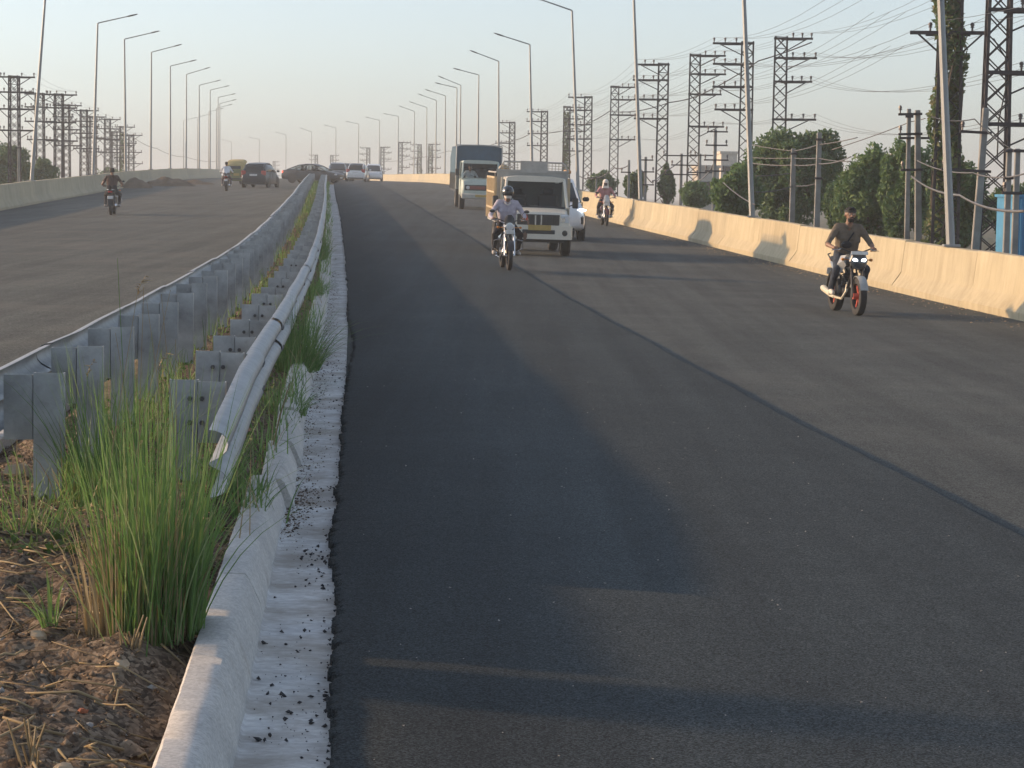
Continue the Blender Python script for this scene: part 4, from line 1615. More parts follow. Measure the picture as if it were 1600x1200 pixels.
def stand(px, py, layer, back=False, Y=None, yaw=0.0):
    if Y is None:
        x, Y = hit(px, py, layer)
    else:
        x = px_x(px, py, Y).x
    return road_frame(x, Y, layer, back, yaw)


SHOE_W = mat('shoe_white', (.62, .58, .5), .7, var=.12, scale=20)
DENIM = cloth('denim_navy', (.035, .045, .065))
BLACKC = cloth('black_cloth', (.022, .022, .026))
M1 = stand(1322, 489, -LANE, yaw=.06)
motorbike('grey and black motorcycle with lit twin headlights and orange red wheels', M1,
          dict(body=mat('bike_grey', (.18, .19, .19), .35, coat=.5), rim=mat('rim_orange_red', (.55, .10, .06), .45), wheels='alloy', head='twin', cowl=mat('cowl_blueblack', (.03, .04, .05), .35, coat=.5),
               chrome=0, crash=0, exhaust=mat('pale_silencer', (.6, .55, .42), .4), mirrors=0, tyre=.125, guard=mat('guard_grey', (.34, .35, .34), .4), engine=DARKMETAL, shroud=mat('shroud_silver', (.3, .31, .31), .35)))
rider('bearded man in dark olive shirt riding the motorcycle with lit headlights', M1,
      dict(shirt=cloth('shirt_olive', (.14, .115, .09)), trousers=DENIM, shoes=SHOE_W, head='beard', long=False, half=True, skin=SKIN, strap=BLACKC, voxel=.011, knee=.24))
M2 = stand(790, 420, 0, yaw=.03)
motorbike('black commuter motorcycle with chrome crash bar ahead of the white pickup', M2, dict(body=mat('bike_black', (.02, .02, .023), .25, coat=.6), wheels='spoke', head='round', cowl=CHROME, tyre=.095))
rider('helmeted rider in pale lilac shirt and face mask ahead of the white pickup', M2,
      dict(shirt=cloth('shirt_lilac', (.42, .39, .45)), trousers=BLACKC, shoes=mat('shoe_grey', (.4, .38, .36), .7), head='helmet', long=True, voxel=.012, helmet=mat('helmet_black', (.03, .034, .04), .25, coat=.5), collar=cloth('neck_cloth', (.6, .57, .55))))
M3 = stand(944, 352, -LANE)
motorbike('silver fronted motorcycle close to the sunlit barrier', M3, dict(body=mat('bike_maroon', (.12, .03, .03), .35), wheels='spoke', head='round', cowl=mat('cowl_silver', (.5, .5, .5), .35), visor=mat('visor_silver', (.42, .42, .43), .35)))
rider('rider with pale head scarf and pink shirt close to the sunlit barrier', M3,
      dict(shirt=cloth('shirt_pink', (.42, .22, .22)), trousers=cloth('trousers_dark', (.04, .035, .04)), shoes=SHOE_W, head='scarf', long=True, voxel=.015))
M4 = stand(176, 335, -.03, back=True)
motorbike('dark motorcycle seen from behind on the opposite carriageway, nearer of two', M4, dict(body=mat('bike_black', (.02, .02, .023), .25), wheels='spoke', head='round'))
rider('rider in brown waistcoat seen from behind on the opposite carriageway', M4,
      dict(shirt=cloth('waistcoat_brown', (.085, .055, .045)), trousers=BLACKC, shoes=mat('shoe_grey', (.4, .38, .36), .7), head='hair', long=False, half=False, voxel=.015, skin=SKIN))
M5 = stand(354, 301, -.03, back=True, Y=133)
motorbike('red motorcycle seen from behind beside the auto rickshaw', M5, dict(body=mat('bike_red', (.3, .03, .03), .3), wheels='spoke', head='round'))
rider('rider in white shirt seen from behind beside the auto rickshaw', M5,
      dict(shirt=cloth('shirt_white', (.66, .68, .72)), trousers=cloth('trousers_grey', (.10, .09, .1)), shoes=SHOE_W, head='hair', long=False, voxel=.018, skin=SKIN))


# ------------------------------------------------------------------ four-wheelers
def ring(x, zb, zt, hw, hwt, crown=.02, lip=.06):
    h = zt - zb
    half = [(0, zb), (hw * .86, zb), (hw * .97, zb + min(lip, h * .2)), (hw, zb + h * .35), (hw * .995 + (hwt - hw) * .2, zb + h * .6), (hwt, zt - min(.06, h * .2)), (hwt * .93, zt - min(.012, h * .05)), (hwt * .6, zt + crown * .8), (0, zt + crown)]
    return [(x, y, z) for y, z in half] + [(x, -y, z) for y, z in half[-2:0:-1]]


def lerp_st(a, b, t):
    return tuple(a[i] + (b[i] - a[i]) * t for i in range(len(a)))


def car(label, cat, M, st, name='car'):
    t = thing(name, label, cat, M, st.get('group'))
    L, W, H = st['L'], st['W'], st['H']
    paint, belt = st['paint'], st['belt']
    hl, hw = L / 2, W / 2
    lo = MB().loft([ring(x * hl, zb, zt, w * hw, wt * hw) for (x, zb, zt, w, wt) in st['lower']]).build('body', paint, t)
    gh = st['house']
    MB().loft([ring(x * hl, belt - .04, zt, w * hw, wt * hw, .015) for (x, zt, w, wt) in gh]).build('window', st.get('glass', GLASSM), t)
    roof = [g for g in gh if g[1] > H - .16]
    MB().loft([ring(x * hl, zt - .05, zt + .018, wt * hw + .012, wt * hw + .006, .018) for (x, zt, w, wt) in roof]).build('roof', paint, t)
    # pillars follow the edge of the glasshouse
    def edge_pt(g, s, f=1.0):
        x, zt, w, wt = g
        return Vector((x * hl, s * (wt * hw + .004), zt - .03))
    pl = MB()
    for s in (-1, 1):
        pl.tube([edge_pt(g, s) for g in gh], .034, 6)
        for bx in st['pillars']:
            zt = np.interp(bx, [g[0] for g in gh], [g[1] for g in gh])
            wt = np.interp(bx, [g[0] for g in gh], [g[3] for g in gh])
            w = np.interp(bx, [g[0] for g in gh], [g[2] for g in gh])
            pl.tube([(bx * hl, s * (w * hw + .008), belt), (bx * hl, s * (wt * hw + .006), zt - .05)], .035, 6)
    pl.build('pillar', paint, t)
    R = st['R']
    for x in st['axles']:
        for s in (-1, 1):
            MB().lathe([(0, 0), (R * 1.16, 0), (R * 1.16, s * .02), (0, s * .02)], (x, s * (hw - .012), R + .02), 'Y', 22).build('wheel_arch', BLACKP, t)
            wheel(t, (x, s * (hw - .085), R), R, .2, st.get('rim', ALU), 22)
    fx, rx = st['front'], st['rear']
    for s in (-1, 1):
        MB().ball((fx[0], s * fx[1], fx[2]), st.get('hls', (.13, .19, .085)), 10, 6).build('headlight', st.get('hlmat', LENS), t)
        MB().box((rx[0], s * rx[1], rx[2]), (.12, .30, rx[3]), bev=.03).build('tail_light', st.get('tlmat', RED), t)
        MB().box((st['mirror'][0], s * (hw + .09), st['mirror'][1]), (.1, .2, .13), bev=.04).build('mirror', paint if not st.get('dmirror') else BLACKP, t)
        for dx in st['handles']:
            MB().box((dx, s * (hw + .008), belt - .14), (.17, .03, .03), bev=.01).build('door_handle', st.get('handle', paint), t)
        for dx in st['seams']:
            MB().box((dx, s * (hw * .99), (belt + .35) / 2), (.012, .03, belt - .42)).build('door_gap', BLACKP, t, smooth=0)
        MB().box((0, s * hw * .985, .27), (L * .52, .05, .1), bev=.02).build('side_sill', BLACKP, t)
    if st.get('glass'):
        for x in (-.75, .15):
            for s in (-1, 1):
                MB().box((x, s * .36, .98), (.16, .46, .3), bev=.04).box((x, s * .36, 1.2), (.1, .24, .16), bev=.03).build('seat', BLACKP, t)
    MB().box((hl * .955, 0, .40), (.10, W * .62, .14), bev=.03).build('front_grille', BLACKP, t)
    MB().box((-hl * .955, 0, st.get('rb', .36)), (.10, W * .80, .16), bev=.03).build('rear_bumper_trim', BLACKP, t)
    MB().box((hl + .01, 0, .42), (.02, .5, .11), bev=.006).build('number_plate', PLATE_W, t)
    MB().box((st.get('rpx', -hl - .005), 0, st.get('rp', .72)), (.02, .5, .12), bev=.006).build('number_plate', PLATE_W, t)
    return t


def clear_glass():
    m, nt, b, out = nodes_of('tinted_clear_glass')
    b.inputs['Base Color'].default_value = (.02, .025, .03, 1)
    b.inputs['Roughness'].default_value = .05
    tr = N(nt, 'ShaderNodeBsdfTransparent')
    tr.inputs[0].default_value = (.8, .86, .88, 1)
    mx = N(nt, 'ShaderNodeMixShader')
    mx.inputs[0].default_value = .72
    nt.links.new(b.outputs[0], mx.inputs[1])
    nt.links.new(tr.outputs[0], mx.inputs[2])
    nt.links.new(mx.outputs[0], out.inputs['Surface'])
    return m


CLEAR = clear_glass()
LOW_SEDAN = [(-1.0, .42, .74, .80, .72), (-.965, .28, .95, .92, .80), (-.72, .22, 1.02, 1, .88), (-.3, .2, .98, 1, .93), (.36, .2, .96, 1, .92), (.52, .2, .93, 1, .9), (.86, .24, .80, .95, .82), (.97, .32, .70, .82, .7), (1.0, .40, .62, .7, .6)]
SEDAN = dict(L=4.7, W=1.8, H=1.44, paint=mat('paint_black', (.012, .014, .018), .4, coat=.15, var=.05), belt=.95, lower=LOW_SEDAN,
             house=[(-.82, 1.02, .80, .72), (-.62, 1.2, .86, .70), (-.42, 1.37, .9, .66), (-.16, 1.44, .92, .66), (.12, 1.42, .92, .67), (.27, 1.31, .92, .7), (.55, .97, .9, .82)],
             pillars=(-.46, -.02), R=.32, axles=(-1.38, 1.42), front=(2.15, .62, .66), rear=(-2.24, .62, .82, .16), glass=CLEAR, mirror=(.95, 1.0), handles=(-.75, .3), seams=(-.98, -.1, .95), tlmat=REDON, hlmat=LENS, rp=.80)
HATCH = dict(L=4.0, W=1.74, H=1.58, paint=mat('paint_navy', (.012, .018, .03), .4, coat=.15, var=.05), belt=1.0,
             lower=[(-1.0, .45, .85, .82, .75), (-.96, .28, 1.0, .93, .84), (-.7, .2, 1.03, 1, .92), (0, .2, 1.0, 1, .93), (.42, .2, .98, 1, .92), (.58, .2, .96, 1, .9), (.86, .24, .86, .95, .82), (.97, .3, .76, .82, .7), (1.0, .4, .66, .7, .6)],
             house=[(-.97, 1.02, .84, .76), (-.90, 1.30, .86, .70), (-.72, 1.50, .88, .66), (-.4, 1.57, .9, .66), (.0, 1.58, .92, .67), (.22, 1.48, .92, .69), (.66, .99, .9, .8)],
             pillars=(-.60, -.08), R=.31, axles=(-1.22, 1.3), front=(1.83, .62, .74), rear=(-1.93, .66, .95, .3), mirror=(.95, 1.05), handles=(-.75, .25), seams=(-.95, -.15, .9), rp=.82)
SUVW = dict(HATCH, paint=mat('paint_white', (.68, .69, .70), .3, coat=.8, var=.04), H=1.66)
car('dark saloon with lit tail light crossing at the end of the guard rails', 'car', road_frame(px_x(489, 290, 174).x, 174, .0, yaw=1.18), SEDAN)
car('dark blue hatchback just ahead of the auto rickshaw on the opposite carriageway', 'car', road_frame(px_x(407, 290, 147).x, 147, -.03, back=True, yaw=-.20), HATCH)
car('white hatchback seen from behind just past the crossing dark saloon', 'car', road_frame(px_x(559, 286, 196).x, 196, .0, back=True, yaw=-.12), SUVW)
car('small white car half hidden beside the white hatchback, by the sunlit barrier', 'car', road_frame(px_x(583, 284, 212).x, 212, .0), dict(HATCH, paint=MATS['paint_white']))
car('white car mostly hidden between the dark saloon and the white hatchback', 'car', road_frame(px_x(538, 284, 208).x, 208, .0), dict(SUVW, paint=mat('paint_pearl', (.6, .61, .6), .3, coat=.6, var=.04)))
car('dark car showing only its roof behind the crossing saloon', 'car', road_frame(px_x(527, 284, 201).x, 201, .0), dict(HATCH, paint=mat('paint_dark_grey', (.05, .055, .06), .3, coat=.6), H=1.5))
SUVL = dict(L=4.75, W=1.86, H=1.82, paint=MATS['paint_white'], belt=1.16,
            lower=[(-1.0, .5, 1.0, .86, .8), (-.96, .32, 1.15, .95, .88), (-.6, .28, 1.18, 1, .93), (.4, .28, 1.16, 1, .93), (.52, .28, 1.14, 1, .92), (.88, .32, 1.06, .96, .86), (.97, .38, .96, .86, .78), (1.0, .45, .82, .76, .7)],
            house=[(-.98, 1.18, .86, .80), (-.92, 1.55, .88, .74), (-.8, 1.76, .88, .7), (-.4, 1.82, .9, .7), (.1, 1.80, .92, .7), (.24, 1.70, .92, .72), (.56, 1.15, .92, .84)],
            pillars=(-.6, -.12, .2), R=.37, axles=(-1.38, 1.42), front=(2.22, .72, .92), rear=(-2.3, .74, 1.1, .3), mirror=(1.0, 1.22), handles=(-.8, .3), seams=(-1.0, -.15, .95), hlmat=LIGHTON, hls=(.12, .20, .045), dmirror=True, rp=1.0)
sv = car('white sport utility vehicle with lit headlights half hidden behind the pickup', 'suv', stand(855, 372, -LANE, yaw=.0), SUVL, 'suv')
for s in (-1, 1):
    MB().box((2.28, s * .62, .62), (.12, .42, .28), bev=.05).build('fog_light_recess', BLACKP, sv)


# pickup with a high cargo cage
def pickup(M):
    t = thing('pickup_truck', 'white pickup truck with yellow number plate and tall caged cargo bed behind the helmeted rider', 'pickup truck', M)
    W = mat('pickup_white', (.62, .585, .50), .45, coat=.3, var=.06, spots=.12, scale=3)
    hw = .84
    MB().loft([ring(x, zb, zt, w, wt, .015) for (x, zb, zt, w, wt) in ((.35, .45, 1.18, hw, .83), (1.2, .45, 1.18, hw, .82), (1.35, .45, 1.16, hw, .78), (1.9, .5, 1.12, .83, .74), (2.18, .55, 1.06, .80, .71), (2.24, .6, .98, .76, .68))]).build('bonnet', W, t)
    MB().loft([ring(x, 1.10, zt, w, wt, .02) for (x, zt, w, wt) in ((.36, 1.90, .83, .72), (.9, 1.91, .83, .72), (1.02, 1.86, .82, .72), (1.42, 1.17, .80, .77))]).build('cab_glass', CLEAR, t)
    for y in (-.42, .38):
        MB().box((.48, y, 1.22), (.14, .5, .55), bev=.05).box((.46, y, 1.56), (.09, .26, .17), bev=.03).build('seat', BLACKP, t)
    MB().box((1.28, 0, 1.17), (.3, 1.45, .07), bev=.02).build('dashboard', BLACKP, t)
    MB().tube([(1.05 + .05 * math.cos(q), -.38 + .18 * math.cos(q), 1.22 + .17 * math.sin(q)) for q in np.linspace(0, 6.28, 17)], .014, 5).build('steering_wheel', BLACKP, t)
    MB().loft([ring(x, 1.80, 1.915, wt + .02, wt, .025) for (x, wt) in ((.33, .73), (.6, .74), (.95, .735), (1.08, .70))]).build('roof', W, t)
    p = MB()
    for s in (-1, 1):
        p.tube([(1.43, s * .785, 1.16), (1.04, s * .72, 1.86)], .04, 6)
        p.box((.42, s * .775, 1.5), (.14, .07, .78), rot=Matrix.Rotation(-s * .13, 3, 'X') if False else None)
        p.tube([(1.0, s * .735, 1.86), (.36, s * .735, 1.87)], .03, 6)
    p.build('pillar', W, t)
    g = MB().box((2.225, 0, .885), (.05, 1.06, .27), bev=.02).build('grille', BLACKP, t)
    for k in range(6):
        MB().box((2.25, -.36 + k * .144, .885), (.03, .035, .24)).build('grille_bar', CHROME if k in (2, 3) else BLACKP, g, smooth=0)
    MB().box((2.265, -.30, .93), (.012, .07, .15), rot=Matrix.Rotation(.25, 3, 'X')).build('grille_cloth', mat('red_cloth', (.45, .07, .04), .8), g, smooth=0)
    for s in (-1, 1):
        hl = MB().box((2.20, s * .655, .915), (.10, .25, .24), bev=.04).build('headlight', LENS, t)
        MB().box((2.255, s * .60, .90), (.012, .10, .12), bev=.004).build('reflector', CHROME, hl)
    b = MB().loft([[(2.12, -.86, z), (2.34, -.80, z), (2.40, -.45, z), (2.41, 0, z), (2.40, .45, z), (2.34, .80, z), (2.12, .86, z), (2.1, 0, z)] for z in (.42, .46, .72, .755)]).build('bumper', W, t)
    MB().box((2.405, 0, .60), (.03, .8, .10), bev=.01).build('bumper_intake', BLACKP, b)
    for s in (-1, 1):
        MB().lathe([(0, .02), (.055, .02), (.075, .0), (0, 0)], (2.365, s * .64, .58), 'X', 14).build('fog_lamp', BLACKP, b)
    MB().box((2.425, .02, .70), (.015, .56, .13), bev=.006).build('number_plate', PLATE_Y, t)
    rust = MB().ball((2.38, -.33, .52), (.05, .07, .14), 8, 6)
    rust.tube([(2.36, -.25, .74), (2.42, -.27, .9)], .025, 6)
    rust.build('hanging_rag', mat('rag_brown', (.16, .10, .075), .95, bump=.6, bscale=30), t)
    MB().box((2.1, 0, .40), (.3, 1.3, .12)).build('skid_plate', DARKMETAL, t, smooth=0)
    for s in (-1, 1):
        mo = MB().tube([(1.25, s * .80, 1.2), (1.25, s * .98, 1.27)], .014, 5).build('mirror_arm', BLACKP, t)
        MB().box((1.25, s * 1.0, 1.30), (.06, .15, .26), bev=.025).build('mirror', BLACKP, mo)
        d = MB().box((.85, s * .846, .86), (.82, .015, .58), bev=.006).build('door', W, t)
        MB().box((.55, s * .858, 1.06), (.14, .02, .03)).build('door_handle', BLACKP, d, smooth=0)
        for x in (1.55, -1.5):
            MB().lathe([(0, 0), (.41, 0), (.41, s * .02), (0, s * .02)], (x, s * (.82 if x > 0 else .80), .40), 'Y', 20).build('wheel_arch', BLACKP, t)
            wheel(t, (x, s * .74, .36), .36, .23, mat('steel_rim', (.3, .3, .3), .5, metal=.5), 22)
        MB().tube([(1.36, s * .1, 1.2), (1.30, s * .45, 1.24)], .009, 4).build('wiper', BLACKP, t)
    MB().box((1.20, -.60, 1.33), (.004, .1, .09), rot=Matrix.Rotation(-.53, 3, 'Y')).build('windscreen_sticker', PLATE_W, t, smooth=0)
    MB().box((.95, .55, 1.83), (.14, .10, .004), rot=Matrix.Rotation(1.04, 3, 'Y')).build('windscreen_sticker', PLATE_W, t, smooth=0)
    for x in (-2.1, .2):
        MB().box((x, 0, .52), (.1, .9, .14)).build('chassis_rail', DARKMETAL, t, smooth=0)
    MB().box((-1.0, .42, .52), (2.9, .09, .14)).box((-1.0, -.42, .52), (2.9, .09, .14)).build('chassis_frame', DARKMETAL, t, smooth=0)
    # cargo body
    CB = mat('cargo_yellow', (.52, .42, .27), .7, var=.15, spots=.35, scale=3)
    CG = mat('cargo_grey', (.36, .35, .32), .7, var=.15, spots=.25, scale=3)
    bw = .92
    MB().box((-1.17, 0, .80), (2.85, 2 * bw, .10)).build('cargo_floor', CG, t, smooth=0)
    for s in (-1, 1):
        sd = MB().box((-1.17, s * bw, 1.36), (2.85, .04, 1.06)).build('cargo_side', CB, t, smooth=0)
        for k in range(7):
            MB().box((-2.5 + k * .445, s * (bw + .035), 1.36), (.06, .035, 1.08)).build('side_post', CB, sd, smooth=0)
        for z in (1.1, 1.5, 1.87):
            MB().box((-1.17, s * (bw + .03), z), (2.85, .03, .05)).build('side_rail', CB, sd, smooth=0)
    hb = MB().box((.24, 0, 1.45), (.04, 2 * bw - .05, 1.25)).build('headboard', CG, t, smooth=0)
    MB().box((.27, .02, 2.16), (.03, .68, .30)).build('headboard_panel', CG, hb, smooth=0)
    cg = MB()
    pts = [(.26, -bw + .02, 2.02), (.26, -.82, 2.12), (.26, -.74, 2.28), (.26, .74, 2.28), (.26, .80, 2.24), (.26, bw - .02, 2.06)]
    cg.tube(pts, .022, 6)
    for s in (-1, 1):
        for k in range(6):
            y = s * (.40 + k * .085)
            cg.tube([(.26, y, 2.07), (.26, y, 2.27 if abs(y) < .76 else 2.15)], .010, 4)
        for z in (2.13, 2.20):
            cg.tube([(.26, s * .36, z), (.26, s * .80, z)], .010, 4)
        cg.tube([(.26, s * bw, 2.0), (-2.55, s * bw, 2.0)], .022, 6)
        cg.tube([(-.2, s * bw, 1.9), (-.2, s * bw, 2.0)], .02, 4)
    cg.box((.26, 0, 2.06), (.04, 2 * bw, .05))
    cg.build('cargo_cage', CG, t, smooth=0)
    MB().box((-2.58, 0, 1.3), (.04, 2 * bw, .95)).build('tailgate', CB, t, smooth=0)
    bundle = MB().ball((.0, -.72, 2.1), (.18, .14, .1), 9, 6)
    bundle.build('rolled_tarpaulin', mat('tarp_tan', (.4, .32, .2), .9, bump=.6, bscale=25), t)
    MB().box((.1, bw - .03, 2.06), (.25, .12, .12), rot=Matrix.Rotation(.4, 3, 'Z'), bev=.03).build('corner_cap', mat('cap_orange', (.5, .28, .12), .7), t)
    return t


pickup(stand(827, 394, -LANE, yaw=.0))


def box_truck(M):
    t = thing('box_truck', 'small truck with pale green cab and blue tarpaulin box body behind the pickup', 'truck', M)
    C = mat('cab_pale_green', (.42, .48, .43), .5, var=.08, coat=.2, spots=.15, scale=3)
    TP = mat('tarp_blue', (.025, .075, .12), .75, var=.2, scale=2.5, bump=.5, bscale=6)
    MB().loft([ring(x, zb, zt, w, wt, .02) for (x, zb, zt, w, wt) in ((1.1, .55, 1.40, .90, .89), (2.0, .55, 1.40, .90, .88), (2.45, .5, 1.38, .88, .85), (2.62, .52, 1.30, .84, .80), (2.67, .6, 1.2, .78, .75))]).build('cab', C, t)
    MB().loft([ring(x, 1.34, zt, w, wt, .02) for (x, zt, w, wt) in ((1.1, 2.16, .88, .80), (1.9, 2.18, .88, .80), (2.12, 2.12, .88, .79), (2.46, 1.38, .86, .83))]).build('cab_glass', CLEAR, t)
    MB().box((1.22, 0, 1.6), (.12, 1.5, .5), bev=.05).build('seat', BLACKP, t)
    MB().loft([ring(x, 2.06, 2.19, wt + .02, wt, .03) for (x, wt) in ((1.08, .82), (1.6, .82), (2.0, .81), (2.2, .77))]).build('cab_roof', C, t)
    p = MB()
    for s in (-1, 1):
        p.tube([(2.47, s * .845, 1.36), (2.14, s * .795, 2.10)], .05, 6)
        p.box((1.2, s * .85, 1.75), (.2, .06, .8))
    p.build('pillar', C, t)
    MB().box((2.655, 0, .98), (.06, 1.45, .26), bev=.02).build('grille', BLACKP, t)
    MB().box((2.68, -.15, .98), (.03, .7, .16), bev=.01).build('grille_badge_bar', mat('dull_red', (.2, .05, .04), .6), t)
    for s in (-1, 1):
        MB().lathe([(0, .03), (.07, .025), (.085, 0), (0, 0)], (2.685, s * .58, .98), 'X', 14).build('headlight', LENS, t)
        mo = MB().tube([(2.3, s * .86, 1.5), (2.35, s * 1.06, 1.6)], .013, 5).build('mirror_arm', BLACKP, t)
        MB().box((2.35, s * 1.08, 1.66), (.06, .15, .3), bev=.02).build('mirror', BLACKP, mo)
        for x in (1.75, -1.7):
            MB().lathe([(0, 0), (.45, 0), (.45, s * .02), (0, s * .02)], (x, s * (.885 if x > 0 else .8), .42), 'Y', 20).build('wheel_arch', BLACKP, t)
            wheel(t, (x, s * .79, .40), .40, .24, mat('steel_rim', (.3, .3, .3), .5, metal=.5), 22)
        MB().tube([(2.48, s * .1, 1.42), (2.36, s * .5, 1.55)], .01, 4).build('wiper', BLACKP, t)
        MB().box((1.75, s * .905, 1.0), (.8, .012, .7), bev=.005).build('door', C, t)
    MB().box((2.72, 0, .60), (.16, 1.76, .24), bev=.04).build('bumper', mat('bumper_pale', (.42, .42, .38), .6, spots=.3, scale=5), t)
    MB().box((2.81, .0, .62), (.012, .5, .12), bev=.004).build('number_plate', PLATE_Y, t)
    MB().box((-.9, 0, .62), (4.0, .9, .16)).build('chassis_frame', DARKMETAL, t, smooth=0)
    bw = 1.04
    MB().box((-1.05, 0, .82), (4.2, 2 * bw, .12)).build('cargo_floor', DARKMETAL, t, smooth=0)
    for s in (-1, 1):
        sd = MB().box((-1.05, s * bw, 1.25), (4.2, .05, .75)).build('cargo_side', mat('side_grey_blue', (.2, .24, .26), .7, spots=.2), t, smooth=0)
        for k in range(8):
            MB().box((-3.1 + k * .58, s * (bw + .035), 1.25), (.07, .03, .75)).build('side_post', DARKMETAL, sd, smooth=0)
    rings = []
    for i, x in enumerate(np.linspace(1.05, -3.15, 12)):
        sg = .035 * math.cos(i * PI)
        rings.append([(x, -bw - .03, 1.55), (x, -bw - .03 + sg * .4, 2.3), (x, -bw + .02, 2.78 + sg), (x, -.5, 2.86 + sg), (x, 0, 2.84 + sg), (x, .5, 2.86 + sg), (x, bw - .02, 2.78 + sg), (x, bw + .03 - sg * .4, 2.3), (x, bw + .03, 1.55)])
    MB().loft(rings).build('tarpaulin', TP, t, smooth=30)
    MB().box((1.0, 0, 1.7), (.05, 2 * bw, 1.7)).build('headboard', mat('side_grey_blue', (.2, .24, .26), .7), t, smooth=0)
    rk = MB()
    for s in (-1, 1):
        rk.tube([(1.06, s * bw, .9), (1.08, s * bw, 2.85)], .03, 5)
    rk.tube([(1.08, -bw, 2.88), (1.08, 0, 2.9), (1.08, bw, 2.88)], .03, 5)
    rk.build('front_hoop', mat('hoop_grey', (.3, .32, .33), .6), t)
    return t


MT = stand(744, 317, -LANE, Y=104)
box_truck(MT)
rider('driver in white shirt behind the windscreen of the blue tarpaulin truck', MT @ Matrix.Translation((1.45, -.42, .30)),
      dict(shirt=MATS['shirt_white'], trousers=MATS['trousers_grey'], shoes=SHOE_W, head='hair', long=False, voxel=.02, group='drivers'))


def rickshaw(M):
    t = thing('auto_rickshaw', 'green auto rickshaw with tan canopy seen from behind on the opposite carriageway', 'auto rickshaw', M)
    G = mat('rickshaw_green', (.16, .18, .07), .5, var=.1, spots=.15)
    TN = mat('canopy_tan', (.42, .33, .14), .85, var=.12, bump=.4, bscale=12)
    MB().loft([ring(x, zb, zt, w, wt, .01) for (x, zb, zt, w, wt) in ((-1.3, .34, 1.05, .58, .56), (-1.22, .26, 1.1, .64, .62), (-.5, .26, 1.05, .66, .64), (-.3, .28, .62, .64, .62), (.5, .28, .6, .55, .52), (.75, .3, .98, .42, .38), (1.15, .35, 1.02, .28, .22), (1.3, .5, .85, .16, .12))]).build('body', G, t)
    MB().loft([ring(x, zb, zt, w, wt, .03) for (x, zb, zt, w, wt) in ((-1.26, 1.02, 1.40, .63, .56), (-1.1, 1.2, 1.62, .66, .58), (-.6, 1.46, 1.74, .66, .58), (.2, 1.5, 1.76, .62, .55), (.72, 1.5, 1.68, .52, .46))]).build('canopy', TN, t)
    MB().box((-1.26, 0, 1.22), (.03, .8, .22), rot=Matrix.Rotation(.15, 3, 'Y'), bev=.01).build('rear_window', GLASSM, t)
    p = MB()
    for s in (-1, 1):
        p.tube([(-.45, s * .63, 1.0), (-.5, s * .62, 1.55)], .025, 5).tube([(.95, s * .34, 1.0), (.70, s * .46, 1.6)], .025, 5)
        MB().box((-1.3, s * .45, .62), (.04, .16, .12), bev=.01).build('tail_light', RED, t)
        wheel(t, (-.85, s * .56, .22), .22, .12, mat('steel_rim', (.3, .3, .3), .5, metal=.5), 18)
    p.build('pillar', G, t)
    wheel(t, (1.05, 0, .22), .22, .11, MATS['steel_rim'], 18)
    MB().box((-1.33, 0, .42), (.05, 1.2, .1), bev=.02).build('rear_bumper', BLACKP, t)
    MB().box((-1.34, -.1, .72), (.015, .4, .18), bev=.004).build('number_plate', PLATE_Y, t)
    MB().loft([ring(x, .98, zt, w, wt, .0) for (x, zt, w, wt) in ((.72, 1.60, .42, .44), (.78, 1.55, .42, .44), (1.05, 1.0, .36, .34))]).build('windscreen', GLASSM, t)
    MB().box((-.75, 0, .72), (.5, 1.1, .14), bev=.04).build('bench_seat', BLACKP, t)
    return t


rickshaw(road_frame(px_x(372, 290, 160).x, 160, -.03, back=True, yaw=-.12))


# ------------------------------------------------------------------ soil heaps, litter, stones
def heap(px, py, Y, sx, sy, sz, label, m=SOIL, seed=0):
    x = px_x(px, py, Y).x
    p = rp(x - float(xe(Y)), Y, -.05)
    mb = MB()
    n = 22
    vs, fs = [], []
    for i in range(n + 1):
        for j in range(n + 1):
            u, v = i / n * 2 - 1, j / n * 2 - 1
            r = math.hypot(u, v)
            h = max(0, 1 - r ** 1.6) * (1 + .5 * mn.noise((u * 2.5, v * 2.5, seed))) + .10 * mn.noise((u * 7, v * 7, seed + 3)) * max(0, 1.1 - r)
            vs.append((u * sx, v * sy, h * sz - (.03 if r >= 1 else 0)))
    for i in range(n):
        for j in range(n):
            a = i * (n + 1) + j
            fs.append((a, a + n + 1, a + n + 2, a + 1))
    mb.add(vs, fs)
    o = mb.build('soil_heap', m, smooth=180)
    o.location = p
    tag(o, label, 'soil heap', 'soil heaps at the shaded barrier')


heap(214, 284, 140, 1.0, 2.0, .62, 'dark rounded soil heap against the shaded barrier', seed=1)
heap(262, 284, 150, 1.9, 2.4, .55, 'long brown soil heap beside the dark one at the shaded barrier', seed=2)
heap(302, 282, 160, 1.6, 2.4, .30, 'low flat soil heap farthest along the shaded barrier', seed=3)


def pebble(name, x, Y, dz, size, m, label, cat, group=None, flat=.6, seed=0, off=None):
    mb = MB().ball((0, 0, 0), (size, size * .75, size * flat), 7, 4)
    mb.v = [tuple(c * (1 + .8 * mn.noise((v[0] / size * 1.6 + seed, v[1] / size * 1.6, v[2] / size * 1.6))) for c in v) for v in mb.v]
    o = mb.build(name, m, smooth=20)
    o.location = (x, Y, dz)
    o.rotation_euler = (0, 0, seed)
    return tag(o, label, cat, group)


